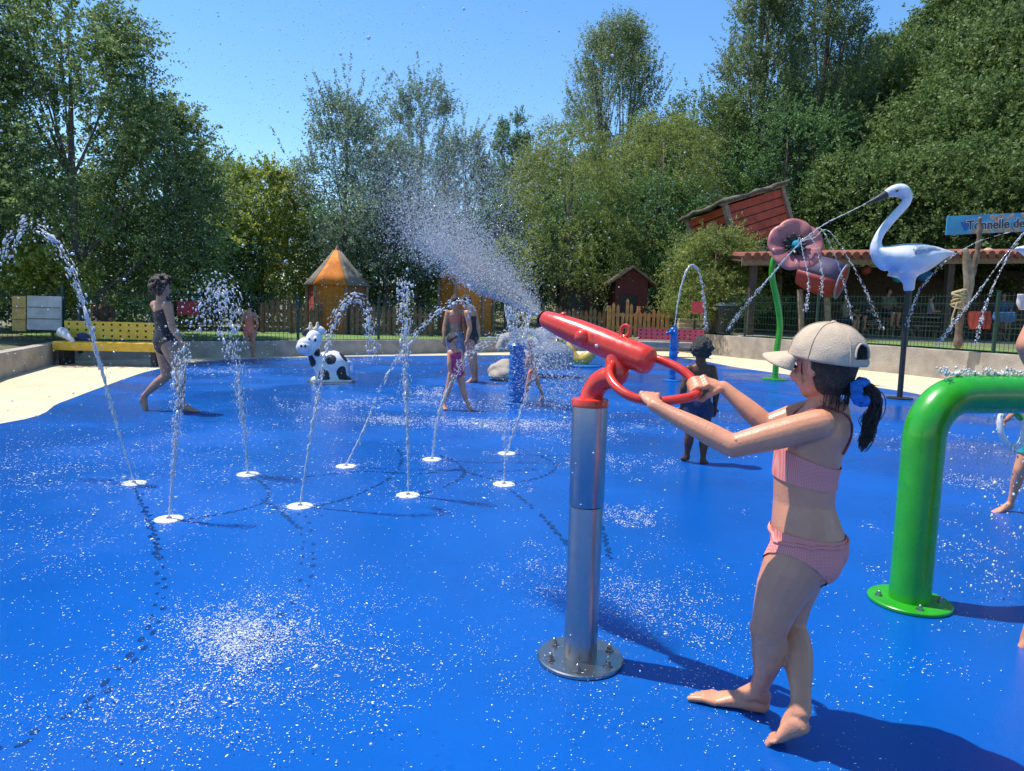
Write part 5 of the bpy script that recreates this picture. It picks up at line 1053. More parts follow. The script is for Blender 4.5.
def hair_shell(J, hh, root, m, kx=1.10, low=-.30, front=.22, vol=0, seed=0, name='hair', curl=0, tilt=.35):
    f = J['hf'].normalized(); u = (J['hu']-f*J['hu'].dot(f)).normalized(); s = f.cross(u); c = J['head']; rng = random.Random(seed)
    mb = MB(); Mx = Matrix((s, f, u)).transposed(); mb.ball(c+u*.10*hh-f*.05*hh, (.365*hh*kx, .44*hh*kx, .42*hh*kx), 36, 26, Mx)
    mb.ball(c-u*.12*hh-f*.16*hh, (.30*hh*kx, .28*hh*kx, .30*hh*kx), 28, 18, Mx)
    if vol:
        for i in range(curl):
            a = rng.uniform(0, 2*math.pi); z = rng.uniform(-.75, 1); rr = math.sqrt(max(0, 1-z*z)); q = s*(rr*math.cos(a)*.40*hh)+f*(rr*math.sin(a)*.45*hh)+u*(z*.45*hh+.06*hh)
            if q.dot(f) > .28*hh and q.dot(u) < .25*hh: continue
            mb.ball(c+q*vol, (.10*hh*rng.uniform(.6, 1.3),)*3, 8, 6)
    o = link_mesh(name, mb.mesh(name), m, root); rm = o.modifiers.new('r', 'REMESH'); rm.mode = 'VOXEL'; rm.voxel_size = .035*hh; sm = o.modifiers.new('s', 'SMOOTH'); sm.factor = .5; sm.iterations = 2 if vol else 4; bake(o)
    off = ROOT[root.name]; bm = bmesh.new(); bm.from_mesh(o.data)
    # open the shell over the face
    fn = (f*.9-u*tilt).normalized(); bmesh.ops.bisect_plane(bm, geom=bm.verts[:]+bm.edges[:]+bm.faces[:], plane_co=c+f*front*hh+u*.1*hh-off, plane_no=fn, clear_outer=True)
    bmesh.ops.bisect_plane(bm, geom=bm.verts[:]+bm.edges[:]+bm.faces[:], plane_co=c+u*low*hh-off, plane_no=-u, clear_outer=True)
    for v in bm.verts: v.co += v.normal*(noise.noise((v.co+off)*30/ max(hh, .1)*.25)*.025*hh)
    bm.to_mesh(o.data); bm.free(); o.data.polygons.foreach_set('use_smooth', np.ones(len(o.data.polygons), bool)); return o
def garment(name, m, root, mb, planes, voxel, thick=.0):
    o = remesh_obj(mb, name, m, root, voxel, 5); off = ROOT[root.name]; bm = bmesh.new(); bm.from_mesh(o.data)
    for co, no in planes: bmesh.ops.bisect_plane(bm, geom=bm.verts[:]+bm.edges[:]+bm.faces[:], plane_co=co-off, plane_no=no, clear_outer=True)
    bm.to_mesh(o.data); bm.free()
    if thick: sd_ = o.modifiers.new('solid', 'SOLIDIFY'); sd_.thickness = thick; sd_.offset = -1
    o.data.polygons.foreach_set('use_smooth', np.ones(len(o.data.polygons), bool)); return o
LEGR = (.064, .058, .051, .044, .038); CALR = (.037, .039, .037, .030, .024, .022); UPR = (.036, .033, .030, .027); FOR = (.027, .028, .025, .020, .017)
def body_mb(J, H, hh, open_hands=True, toes=False, fat=1.0):
    mb = MB(); mb.loft(torso_secs(J, H, fat=fat), 24, power=2.2); k = H*fat
    for s in 'LR':
        limb(mb, J['hip'+s], J['knee'+s], [r*k for r in LEGR]); limb(mb, J['knee'+s], J['ank'+s], [r*k for r in CALR], bow=-J['tf']*.008*H)
        limb(mb, J['sh'+s], J['el'+s], [r*k for r in UPR]); limb(mb, J['el'+s], J['wr'+s], [r*k for r in FOR])
        mb.tube([J['neck']-(J['neck']-(J['hipL']+J['hipR'])/2).normalized()*.035*H, J['sh'+s]], [.030*k, .034*k], 14, 'round')
        J_FLIP[0] = 1 if s == 'L' else -1
        foot(mb, J['ank'+s], J['toe'+s], H, J.get('heel'+s), toes)
        if open_hands: hand(mb, J['wr'+s], J['tip'+s], H, J.get('hn'+s, J['tf']), 1 if s == 'R' else -1)
    mb.tube([J['neck']-V((0, 0, .02*H)), J['head']-J['hu']*.12*hh-J['hf']*.06*hh], [.036*k*(hh/.135/H)**.6, .031*k*(hh/.135/H)**.6], 16, 'round')
    head_parts(mb, J, hh)
    return mb
def eyes(J, hh, root):
    f = J['hf'].normalized(); u = (J['hu']-f*J['hu'].dot(f)).normalized(); s = f.cross(u); c = J['head']
    for q in (-1, 1):
        mb = MB(); mb.ball(c+s*(q*.15*hh)+f*.375*hh+u*.015*hh, (.05*hh, .03*hh, .035*hh), 10, 8, Matrix((s, f, u)).transposed()); mb.build('eye', M['black'], root, smooth=True)
def leg_planes(J, H, cut=.0):
    hip = (J['hipL']+J['hipR'])/2; up = (J['neck']-hip).normalized(); lat = (J['hipL']-J['hipR']).normalized(); out = []
    for s, sg in (('L', 1), ('R', -1)):
        n = (lat*sg*.66 - up*.75).normalized(); out.append((hip - up*(.070*H) + lat*sg*(.018*H+cut*H), n))
    return out
def person(label, px, H, J, sk, hair, hairkw, suits, group=None, voxel=None, hh=None, name='person', fat=1.0):
    J = {k: (at(v[0], v[1], px+(v[2] if len(v) > 2 else 0)) if len(v) <= 3 and not isinstance(v, Vector) else v) for k, v in J.items()}
    hip = (J['hipL']+J['hipR'])/2; hh = hh or .135*H
    base = V(((J['ankL'].x+J['ankR'].x)/2, (J['ankL'].y+J['ankR'].y)/2, min(J['ankL'].z, J['ankR'].z)-.04*H))
    root = thing('person', base, label, 'person', group); vx = voxel or .0065*H
    remesh_obj(body_mb(J, H, hh, fat=fat), 'body', SK[sk], root, vx, 4)
    if hair is not None: hair_shell(J, hh, root, hair, **hairkw)
    eyes(J, hh, root)
    up = (J['neck']-hip).normalized(); sp = J['neck']-hip
    for kind, nm, m, *o in suits:
        g = .004*H; mb = MB(); mb.loft(torso_secs(J, H, g, u1=1.0, fat=fat), 28, power=2.2)
        thigh = lambda gg: [limb(mb, J['hip'+s], J['knee'+s], [r*H*fat for r in LEGR], g=gg) for s in 'LR']
        if kind == 'onepiece': thigh(g); pl_ = [(hip+sp*.80+J['tf']*.0, (up-J['tf']*.25).normalized())] + leg_planes(J, H)
        elif kind == 'bottom': thigh(g); pl_ = [(hip+sp*.20, up)] + leg_planes(J, H)
        elif kind == 'top': pl_ = [(hip+sp*.80, up), (hip+sp*.58, -up)]
        elif kind == 'trunks': thigh(g*2.2); kk = o[0] if o else .55; pl_ = [(hip+sp*.24, up)] + [(J['hip'+s].lerp(J['knee'+s], kk), (J['knee'+s]-J['hip'+s]).normalized()) for s in 'LR']
        elif kind == 'wrap': thigh(g*3); pl_ = [(hip+sp*.26, up), (hip-up*.14*H, -up)]
        elif kind == 'shirt':
            for s in 'LR': limb(mb, J['sh'+s], J['el'+s], [r*H*fat for r in UPR], g=g*1.5); mb.tube([J['neck']-up*.035*H, J['sh'+s]], [.034*H, .04*H], 14, 'round')
            pl_ = [(hip+sp*.985, up), (hip-up*.03*H, -up)]
        garment(nm, m, root, mb, pl_, vx)
    return root, J
def dirv(x, y, z=0): return V((x, y, z, )).normalized()
def PJ(tf, hf=None, hu=(0, 0, 1), **k):
    d = dict(k); d['tf'] = V(tf).normalized(); d['hf'] = V(hf or tf).normalized(); d['hu'] = V(hu).normalized(); return d
BLK = mat('black_swimsuit', (.012, .012, .016), .6); NAVY = mat('navy_swimsuit', (.02, .025, .07), .7); PINK = mat('pink_swimsuit', (.48, .03, .14), .7, var=.4, vscale=16); CORAL = mat('coral_swimsuit', (.65, .17, .10), .7); GREYW = mat('grey_blue_wrap', (.22, .26, .34), .8, var=.4, vscale=14); TEALS = mat('teal_trunks', (.01, .22, .26), .7, var=.3, vscale=14)
# walking woman at the left
Yw = gz(183, 412).y
person('woman in a black swimsuit with bushy dark hair striding right past the yellow bench', Yw, 1.52, PJ((.90, .42, 0), (.93, .36, -.12),
    head=(162, 288), neck=(161, 301), shR=(168, 306, -.10), shL=(155, 305, .12), elR=(172, 327, -.12), elL=(166, 326, .18), wrR=(181, 341, -.16), wrL=(178, 338, .12), tipR=(186, 350, -.17), tipL=(185, 346, .10),
    hipR=(168, 344, -.07), hipL=(163, 344, .07), kneeR=(181, 374, -.08), kneeL=(167, 376, .06), ankR=(182, 405, -.05), ankL=(144, 396, .02), toeR=(199, 411.5, -.05), toeL=(147, 412, .02), heelL=(140.5, 399, .02)),
    'tan', HAIRB, dict(kx=1.28, vol=1.42, curl=200, low=-.72, front=.24, seed=2), [('onepiece', 'swimsuit', BLK)])
# two women in the middle
Ya = gz(470, 382.5).y
person('woman with bare shoulders and a grey blue wrap, left of the two by the spray', Ya+.2, 1.50, PJ((.35, .93, 0), (.6, .8, -.2),
    head=(455, 301.5), neck=(455.5, 310), shL=(448, 313), shR=(464, 313), elL=(444.5, 327, -.05), elR=(468, 328, -.05), wrL=(444, 340, -.12), wrR=(466, 339, .1), tipL=(445, 347, -.12), tipR=(466, 346, .1),
    hipL=(452, 340), hipR=(461, 340), kneeL=(453, 360, -.05), kneeR=(461, 360), ankL=(453, 380), ankR=(461, 379, .1), toeL=(456, 384, -.1), toeR=(465, 382, .1)),
    'tan', HAIR, dict(kx=1.06, low=-.25), [('top', 'bikini_top', CORAL), ('wrap', 'wrap', GREYW)])
person('woman in a black swimsuit facing left, right of the two by the spray', Ya, 1.53, PJ((-.75, .3, 0), (-.9, .1, -.25),
    head=(465.5, 301), neck=(470, 309), shL=(467, 313, -.12), shR=(474, 312, .10), elL=(470, 328, -.16), elR=(478, 327, .05), wrL=(467, 340, -.2), wrR=(478, 341, .0), tipL=(465, 347, -.2), tipR=(477, 348, .0),
    hipL=(470, 339, -.06), hipR=(473, 339, .06), kneeL=(471, 360, -.07), kneeR=(474, 360, .05), ankL=(473, 378.5, -.05), ankR=(476, 378, .1), toeL=(465, 383, -.08), toeR=(468, 382, .1)),
    'fair', HAIR, dict(kx=1.08, low=-.3), [('onepiece', 'swimsuit', BLK)])
Yc = gz(455, 410).y
person('small child in a bright pink swimsuit stepping through the jets', Yc, 1.0, PJ((.75, -.6, 0), (.8, -.4, -.45),
    head=(452, 340), neck=(454, 349), shL=(460, 352, .02), shR=(450, 352.5, -.02), elL=(463, 362), elR=(449, 363, -.08), wrL=(464, 372), wrR=(450, 372, -.10), tipL=(464, 378), tipR=(451, 378, -.10),
    hipL=(460, 372.5, .02), hipR=(453, 372.5, -.03), kneeL=(463, 390), kneeR=(448, 390, -.03), ankL=(468, 404.5), ankR=(444, 404, -.05), toeL=(473, 410.5, -.05), toeR=(446, 410, -.12)),
    'fair', HAIR, dict(kx=1.06, low=-.2), [('onepiece', 'swimsuit', PINK)], hh=.165)
Yd = gz(533, 401).y
person('toddler half hidden in the water dome right of the dark blue post', Yd, .82, PJ((-.9, -.3, 0),
    head=(530, 346), neck=(531, 354), shL=(529, 357, -.08), shR=(534, 357, .06), elL=(526, 366, -.1), elR=(536, 366, .05), wrL=(523, 373, -.12), wrR=(537, 374, .02), tipL=(521, 378, -.12), tipR=(537, 379, .02),
    hipL=(532, 373, -.04), hipR=(534, 373, .04), kneeL=(528, 385, -.05), kneeR=(539, 386, .04), ankL=(525, 396.5, -.03), ankR=(543, 396.5, .05), toeL=(519, 400, -.05), toeR=(538, 401.5, .05)),
    'fair', HAIRB, dict(kx=1.05, low=-.15), [('trunks', 'swim_trunks', CORAL)], hh=.15)
Yb = gz(694, 463).y
person('bare chested boy in navy trunks seen from behind, left of the capped girl', Yb, 1.10, PJ((.15, .98, 0), (.55, .83, -.15),
    head=(702, 349.5), neck=(700.5, 363), shL=(689, 369, 0), shR=(712, 369, 0), elL=(683.5, 388, -.03), elR=(716.5, 389, -.02), wrL=(682, 406, .03), wrR=(715, 407, .03), tipL=(681, 417, .06), tipR=(713, 418, .06),
    hipL=(692, 408, 0), hipR=(705, 408, 0), kneeL=(689.5, 434, -.02), kneeR=(704, 436, 0), ankL=(687, 455, .02), ankR=(703, 459, -.03), toeL=(682.5, 459, .10), toeR=(708, 464, .05)),
    'deep', HAIR, dict(kx=1.16, vol=1.04, curl=110, low=-.35, front=.28, seed=5), [('trunks', 'swim_trunks', NAVY, .30)], hh=.195)
Yr = gz(251, 356).y-.25
person('child in a coral swimsuit standing by the back wall', Yr, 1.22, PJ((-.2, .95, 0),
    head=(249, 305.5), neck=(249.5, 311.5), shL=(244, 314), shR=(255, 314), elL=(241.5, 323, -.05), elR=(257.5, 323, -.05), wrL=(244, 330.5, .08), wrR=(256, 331, .05), tipL=(245.5, 335, .1), tipR=(256, 336, .08),
    hipL=(246.5, 332), hipR=(253, 332), kneeL=(247, 344), kneeR=(253, 344), ankL=(247, 354.5), ankR=(253, 354.5), toeL=(245, 356.5, .05), toeR=(254, 356.5, .05)),
    'tan', HAIR, dict(kx=1.08, low=-.5), [('onepiece', 'swimsuit', CORAL)])
# toddler with a ring at the right edge
Yt = gz(1003, 511).y
_, JT = person('toddler in teal trunks at the right edge beside the green arch', Yt, .95, PJ((-.85, -.3, 0),
    head=(1044, 362), neck=(1041, 384), shL=(1036, 394, -.10), shR=(1046, 393, .08), elL=(1020, 410, -.14), elR=(1058, 410, .05), wrL=(1006, 420, -.10), wrR=(1060, 430, 0), tipL=(996, 424, -.06), tipR=(1058, 444, 0),
    hipL=(1033, 436, -.05), hipR=(1040, 436, .05), kneeL=(1019, 470, -.06), kneeR=(1047, 472, .05), ankL=(1010, 504, -.02), ankR=(1058, 506, .05), toeL=(991, 513.5, -.05), toeR=(1044, 515, .02)),
    'fair', HAIRB, dict(kx=1.05, low=-.2), [('trunks', 'swim_trunks', TEALS, .55)], hh=.16)
c = at(1012, 427, Yt-.20); root = thing('swim_ring', c, 'white swim ring held by the toddler at the right edge', 'swim ring'); nrm = V((.35, -.9, .2)).normalized(); x, y, _ = frame_of(nrm)
mb = MB(); mb.tube([c+x*(.115*math.cos(a))+y*(.135*math.sin(a)) for a in np.linspace(0, 2*math.pi, 33)[:-1]], .019, 12, closed=True); mb.build('ring', mat('ring_white', (.60, .60, .62), .3), root, smooth=True)
mb = MB(); mb.tube([c+x*(.10*math.cos(a))+y*(.12*math.sin(a)) for a in np.linspace(.5, 1.6, 9)], .020, 10, 'round'); mb.build('grip', M['green_paint'], root, smooth=True)
# adult at the right edge
Ye = gz(1019, 648).y
person('adult at the right photo edge, only an elbow and one lower leg in view', Ye, 1.66, PJ((.2, .97, 0),
    head=(1085, 205), neck=(1078, 262), shL=(1062, 288, 0), shR=(1122, 285, .02), elL=(1029, 345, -.03), elR=(1125, 365, 0), wrL=(1052, 392, .08), wrR=(1120, 420, .1), tipL=(1075, 410, .12), tipR=(1112, 450, .15),
    hipL=(1060, 447, 0), hipR=(1095, 447, 0), kneeL=(1046, 548, .02), kneeR=(1092, 555, .02), ankL=(1035, 630, .0), ankR=(1085, 640, 0), toeL=(1017, 650, .04), toeR=(1092, 655, .12)),
    'fair', HAIRB, dict(kx=1.08, low=-.3), [('onepiece', 'swimsuit', NAVY)])
# people sitting beyond the fences
def sitter(px, py_head, Yv, H, fx, fy, sk, hair, m, label, zg, m2=NAVY):
    hd = at(px, py_head, Yv); f = V((fx, fy, 0)).normalized(); l = V((-f.y, f.x, 0)); hip = V((hd.x, hd.y, hd.z-.42*H)); J = PJ(f, f+V((0, 0, -.1)))
    P = dict(head=hd, neck=hd-V((0, 0, .105*H))-f*.01)
    for s, sg in (('L', 1), ('R', -1)):
        ll = l*sg; P['hip'+s] = hip+ll*.05*H; P['knee'+s] = hip+ll*.07*H+f*.24*H; P['ank'+s] = P['knee'+s]+V((0, 0, -.23*H))-f*.02*H; P['toe'+s] = P['ank'+s]+f*.10*H+V((0, 0, -.035*H))
        P['sh'+s] = hd-V((0, 0, .125*H))+ll*.11*H; P['el'+s] = P['sh'+s]+V((0, 0, -.17*H))+f*.05*H+ll*.02*H; P['wr'+s] = P['el'+s]+f*.14*H-ll*.02*H; P['tip'+s] = P['wr'+s]+f*.085*H
    J.update(P); r, _ = person(label, Yv, H, J, sk, hair, dict(kx=1.06, low=-.25), [('shirt', 'shirt', m), ('trunks', 'shorts', m2, .8)], 'people sitting beyond the fences', voxel=.014)
    q = hip-f*.02; mb = MB(); z = hip.z-.085*H; mb.box((q.x, q.y, z-.03), (.42, .42, .05)); st = thing('stool', V((q.x, q.y, zg)), 'wooden stool under the ' + label.split(' beh')[0].split(' under')[0], 'stool'); mb.build('seat', M['wood'], st, bevel=.01)
    for sx in (-1, 1):
        for sy in (-1, 1): mb = MB(); mb.beam((q.x+sx*.16, q.y+sy*.16, zg), (q.x+sx*.16, q.y+sy*.16, z-.055), .045); mb.build('leg', M['wood'], st)
cl = lambda n, c: mat(n, c, .8, var=.2, bump=.3)
sitter(103, 299, 17.6, 1.66, .3, -.9, 'tan', HAIRG, cl('brown_shirt', (.16, .09, .06)), 'grey haired adult in a brown shirt behind the yellow bench', .40)
sitter(846, 300, 23.6, 1.66, .6, -.7, 'tan', HAIRB, cl('khaki_shirt', (.22, .17, .11)), 'adult in a khaki shirt under the shelter, leftmost', .70)
sitter(868, 296, 24.4, 1.70, -.7, -.6, 'fair', HAIR, cl('dark_shirt', (.05, .05, .06)), 'adult in a dark shirt under the shelter, left of the heron pole', .70)
sitter(889, 292, 24.0, 1.70, .2, -.95, 'tan', HAIRB, cl('olive_shirt', (.10, .12, .07)), 'adult in an olive shirt under the shelter, behind the heron pole', .70)
sitter(931, 297, 24.3, 1.64, .8, -.4, 'fair', HAIRB, cl('pale_shirt', (.42, .38, .36)), 'adult in a pale shirt under the shelter, right of the heron pole', .70)
sitter(1004, 296, 23.9, 1.66, -.5, -.8, 'tan', HAIR, cl('blue_shirt', (.05, .10, .20)), 'adult in a blue shirt under the shelter, near the photo edge', .70)
# ------------------------------------------------------------------ the girl at the cannon
def girl():
    Yg = 2.10; H = 1.25; hh = .205; F = V((-.84, .54, 0)).normalized(); Lf = V((-F.y, F.x, 0))
    def A(x, y, Yv): return at(x, y, Yv)
    pel = A(806, 549, 2.13); shm = A(819, 419, 2.13)
    J = PJ(F, (-.54, .84, -.08), (.02, -.05, 1)); sl = (shm+Lf*.118+F*.02); sr = (shm-Lf*.105+F*.05)
    J.update(head=A(823, 367, 2.12), neck=A(827, 408, 2.14), shL=A(819, 424, 2.04), shR=sr, hipL=pel+Lf*.058, hipR=pel-Lf*.058,
             kneeL=A(769, 630, 2.09), kneeR=A(788, 624, 2.19), ankL=A(758, 690, 2.20), ankR=A(801, 706, 2.02), bend=F*.030)
    # feet
    toeL = gz(704, 696, .018); ankR = J['ankR']; J['toeL'] = toeL; J['heelL'] = gz(766, 708, .022); J['ankL'] = V((J['ankL'].x, J['ankL'].y, max(J['ankL'].z, .062)))
    J['toeR'] = gz(778, 745, .014)+V((0, .03, 0)); J['heelR'] = A(807, 727, 1.985)
    # grips on the ring
    def nearest_ring(px, py):
        best = None
        for i in range(1, len(HPTS)-1):
            q = HPTS[i]; loc = CR.transposed() @ (q-CP); x = 512-F_PX*loc.x/loc.z; y = 385.5+F_PX*loc.y/loc.z; d = (x-px)**2+(y-py)**2
            if best is None or d < best[0]: best = (d, i)
        i = best[1]; return HPTS[i], (HPTS[i+1]-HPTS[i-1]).normalized()
    gl, tl = nearest_ring(648, 401); gr, tr_ = nearest_ring(697, 389)
    J['elL'] = A(733, 446, 2.06); J['elR'] = A(767, 426, 2.27)
    root = thing('person', V((pel.x, pel.y, PADZ)), 'girl in a beige cap and pink swimsuit gripping the red ring handle', 'person')
    mb = MB(); mb.loft(torso_secs(J, H, .019), 28, power=2.15); k = H
    GL = (.074, .070, .061, .050, .043); CL = (.041, .043, .040, .031, .025, .023); UP = (.036, .036, .033, .028); FA = (.028, .028, .025, .020, .0165)
    hands = []
    for s, p, T, sg in (('L', gl, tl, 1), ('R', gr, tr_, -1)):
        el = J['el'+s]; w = (el-p); w = (w-T*w.dot(T)).normalized(); n = T.cross(w); n = n if n.z > 0 else -n
        w = (w*.88+n*.30); w = (w-T*w.dot(T)).normalized(); n = T.cross(w); n = n if n.z > 0 else -n
        wr = p + w*.068 + n*.012 + (el-p).normalized()*.020; J['wr'+s] = wr; hands.append((s, p, T, w, n, wr))
    for s in 'LR':
        limb(mb, J['hip'+s], J['knee'+s], [r*k for r in GL], bow=F*.012); limb(mb, J['knee'+s], J['ank'+s], [r*k for r in CL], bow=-F*.012)
        mb.ball(J['knee'+s]+F*.008, (.040*k, .042*k, .043*k), 16, 12)
        limb(mb, J['sh'+s], J['el'+s], [r*k for r in UP]); limb(mb, J['el'+s], J['wr'+s], [r*k for r in FA])
        mb.tube([J['neck']-V((0, 0, .045*H)), J['sh'+s]], [.032*k, .034*k], 14, 'round')
        J_FLIP[0] = 1 if s == 'L' else -1
        foot(mb, J['ank'+s], J['toe'+s], H*1.02, J['heel'+s], True)
    mb.ball(J['hipL']-F*.038-V((0, 0, .010)), (.074, .068, .074), 18, 12); mb.ball(J['hipR']-F*.038-V((0, 0, .010)), (.074, .068, .074), 18, 12)
    for s, p, T, w, n, wr in hands:
        sg = 1 if s == 'L' else -1; tdir = T if T.dot(Lf) * sg < 0 else -T     # thumb side
        kn = p + w*.030 + n*.022; d = (kn-wr)
        mb.loft([(wr, T*.016, n*.013), (wr.lerp(kn, .4), T*.027, n*.014), (wr.lerp(kn, .85), T*.032, n*.012), (kn, T*.030, n*.010)], 16)
        for i, o in enumerate((-.0255, -.0085, .0085, .0255)):
            ext = (0, .12, .08, -.18)[i] if tdir.dot(T) < 0 else (-.18, .08, .12, 0)[i]
            ch = grip_chain(p, T, w, n, .0245, o*1.0, R(42), R(205+60*ext), 8); ch[0] = kn+T*o*.95
            mb.ball(kn+T*o*.95+n*.005-w*.004, (.0112, .0112, .0105), 12, 8); mb.tube(ch, [.0098, .0092, .0088, .0086, .0084, .0082, .0078, .0070], 10, 'round')
        b = wr.lerp(kn, .35)+tdir*.024; mb.tube([b, p+tdir*.040+w*.024-n*.004, p+tdir*.034+w*.010-n*.024, p+tdir*.020-w*.012-n*.024], [.0115, .0105, .0095, .008], 10, 'round')
    mb.tube([J['neck']-V((0, 0, .03)), J['head']-V((0, 0, .02))-J['hf']*.012], [.040, .037], 18, 'round')
    f, u, s_, Mx = head_parts(mb, J, hh)
    body = remesh_obj(mb, 'body', SK['fair'], root, .0037, 4); off = ROOT[root.name]
    bm = bmesh.new(); bm.from_mesh(body.data); bm.transform(Matrix.Translation(off)); tree_ = BVHTree.FromBMesh(bm); bm.free()
    eyes(J, hh, root); c = J['head']
    for q in (-1, 1):
        mb = MB(); mb.tube([c+s_*(q*x*hh)+f*(.40-.02*abs(x-.15)*8)*hh+u*z*hh for x, z in ((.07, .09), (.14, .11), (.21, .09))], .012*hh, 8, 'round'); mb.build('eyebrow', HAIR, root, smooth=True)
    mb = MB(); mb.tube([c+s_*(x*hh)+f*(.405-.06*abs(x)*4)*hh-u*.245*hh for x in (-.10, -.05, 0, .05, .10)], [.008*hh, .018*hh, .02*hh, .018*hh, .008*hh], 8, 'round'); mb.build('lips', mat('lips', (.45, .16, .13), .4), root, smooth=True)
    # swimsuit
    def gingham():
        m = mat('pink_gingham', (.72, .20, .19), .8, var=.04); nt = m.node_tree; b_ = nt.nodes['Principled BSDF']; tc = nt.nodes.new('ShaderNodeTexCoord'); mixes = None
        fac = []
        for dr in ('X', 'Z'):
            wv = nt.nodes.new('ShaderNodeTexWave'); wv.bands_direction = dr; wv.inputs['Scale'].default_value = 78; wv.inputs['Distortion'].default_value = .6; nt.links.new(tc.outputs['Object'], wv.inputs['Vector']); fac.append(wv.outputs['Fac'])
        ad = nt.nodes.new('ShaderNodeMath'); ad.operation = 'ADD'; nt.links.new(fac[0], ad.inputs[0]); nt.links.new(fac[1], ad.inputs[1]); hf_ = nt.nodes.new('ShaderNodeMath'); hf_.operation = 'MULTIPLY'; nt.links.new(ad.outputs[0], hf_.inputs[0]); hf_.inputs[1].default_value = .5
        mx = nt.nodes.new('ShaderNodeMix'); mx.data_type = 'RGBA'; nt.links.new(hf_.outputs[0], mx.inputs['Factor']); mx.inputs['A'].default_value = (.64, .085, .075, 1); mx.inputs['B'].default_value = (.76, .38, .31, 1); nt.links.new(mx.outputs['Result'], b_.inputs['Base Color']); return m
    GM = gingham(); g = .0235; hip = (J['hipL']+J['hipR'])/2; up = (J['neck']-hip).normalized(); sp = J['neck']-hip
    mb = MB(); mb.loft(torso_secs(J, H, g), 28, power=2.15)
    for s in 'LR': limb(mb, J['hip'+s], J['knee'+s], [r*k for r in GL], bow=F*.012, g=.0045); mb.ball(J['hip'+s]-F*.038-V((0, 0, .010)), (.0785, .0725, .0785), 18, 12)
    lat = (J['hipL']-J['hipR']).normalized(); wp_ = A(803, 529, 2.13)
    lp = []
    for sg in (1, -1): lp.append((hip - up*(.088) + lat*sg*.030, (lat*sg*.62 - up*.76 - F*.06 + F*.22).normalized()))
    garment('swim_bottoms', GM, root, mb, [(wp_, (up-F*.02).normalized())] + lp, .0045)
    mb = MB(); q = [(hip+sp*.17-off)]; bandp = []
    for a in np.linspace(0, 2*math.pi, 49)[:-1]:
        d = F*math.cos(a)+lat*math.sin(a); o_ = wp_ - up*.006; oc = hip + up*((o_-hip).dot(up)); loc, nr, _, _ = tree_.find_nearest(oc+d*.16); bandp.append(loc+nr*.005)
    mb.tube(bandp, .0062, 8, closed=True); mb.build('waistband', GM, root, smooth=True)
    mb = MB(); mb.loft(torso_secs(J, H, g), 28, power=2.15); lo_ = A(820, 487, 2.1); hi_ = A(812, 458, 2.1)
    garment('swim_top', GM, root, mb, [(hi_, (up-F*.28).normalized()), (lo_, (-up+F*.10).normalized())], .0045)
    SM = mat('strap_rose', (.30, .055, .07), .7)
    def strap(a, b, nm='strap'):
        P = []
        for t in np.linspace(0, 1, 14):
            loc, nr, _, _ = tree_.find_nearest(a.lerp(b, t)); P.append(loc+nr*.0035)
        mb = MB(); mb.tube(P, .0036, 8, 'round'); mb.build(nm, SM, root, smooth=True)
    bk = -F; top = J['neck']-V((0, 0, .035))
    strap(top+Lf*.075+V((0, 0, .05)), hip+sp*.70+bk*.10-Lf*.055); strap(top-Lf*.07+V((0, 0, .05)), hip+sp*.70+bk*.10+Lf*.055)
    strap(top+Lf*.075+V((0, 0, .05)), hip+sp*.80+F*.10+Lf*.05); strap(top-Lf*.07+V((0, 0, .05)), hip+sp*.80+F*.10-Lf*.05)
    # hair: shell, pony tail, scrunchie
    hair_shell(J, hh, root, HAIR, kx=1.05, low=-.40, front=-.07, tilt=-.10)
    tie = A(861, 392, 2.04)
    rng = random.Random(4); mb = MB()
    for i in range(480):
        o1 = V((rng.gauss(0, 1), rng.gauss(0, 1), rng.gauss(0, 1)))*.0075; e = V((rng.gauss(0, .010), rng.gauss(0, .010), rng.gauss(0, .016)))
        rt_ = V((1, -.25, 0)); P = catmull([tie-rt_*.03+o1*.8, tie+o1*.5, tie+rt_*.024+o1*.9+u*.004, tie+rt_*.036+o1*.95-u*.016, tie+rt_*.036+o1*.9+e*.3-u*.055, tie+rt_*.020+o1*.95+e*.6-u*.090, tie+rt_*.020+e*.7-u*.115, tie+rt_*.004+e*.5-u*(.135+.025*rng.random())], 4); n_ = len(P)
        mb.tube(P, [.0015*(1-.75*max(0, j/n_-.35)) for j in range(n_)], 5, True)
    mb.build('pony_tail', HAIR, root, smooth=True)
    for i in range(16):
        pass
    mb = MB(); n_ = 40; P = []; ax = (-f*.9+u*.1).normalized(); xx, yy, _ = frame_of(ax)
    for i in range(n_): a = 2*math.pi*i/n_; P.append(tie-f*.004+(xx*math.cos(a)+yy*math.sin(a))*(.029+.004*math.sin(9*a))+ax*.004*math.sin(7*a))
    mb.tube(P, [.0155+.003*math.sin(11*2*math.pi*i/n_) for i in range(n_)], 10, closed=True); mb.build('scrunchie', mat('blue_scrunchie', (.01, .14, .48), .7, var=.3, vscale=60, bump=.6), root, smooth=True)
    # loose strands by the ear and nape
    mb = MB()
    for i in range(60):
        a = rng.uniform(-1, 1); b = c + s_*(a*.30*hh) - f*(.36*math.sqrt(max(0, 1-a*a*.6)))*hh - u*.25*hh; P = [b, b-u*.04*rng.uniform(.6, 1.5)+f*.006, b-u*.07*rng.uniform(.5, 1.2)+f*.014+s_*rng.uniform(-.006, .006)]; mb.tube(catmull(P, 3), .0009, 5, True)
    mb.build('nape_strands', HAIR, root, fix=False); mb = MB()
    for i in range(3):
        b = c - s_*(.345*hh) + f*.10*hh + u*.10*hh; P = [b, b-u*.03+f*.002*i, b-u*(.06+.006*i)+f*(.004*i-.01)-s_*.002]; mb.tube(catmull(P, 3), .0009, 5, True)
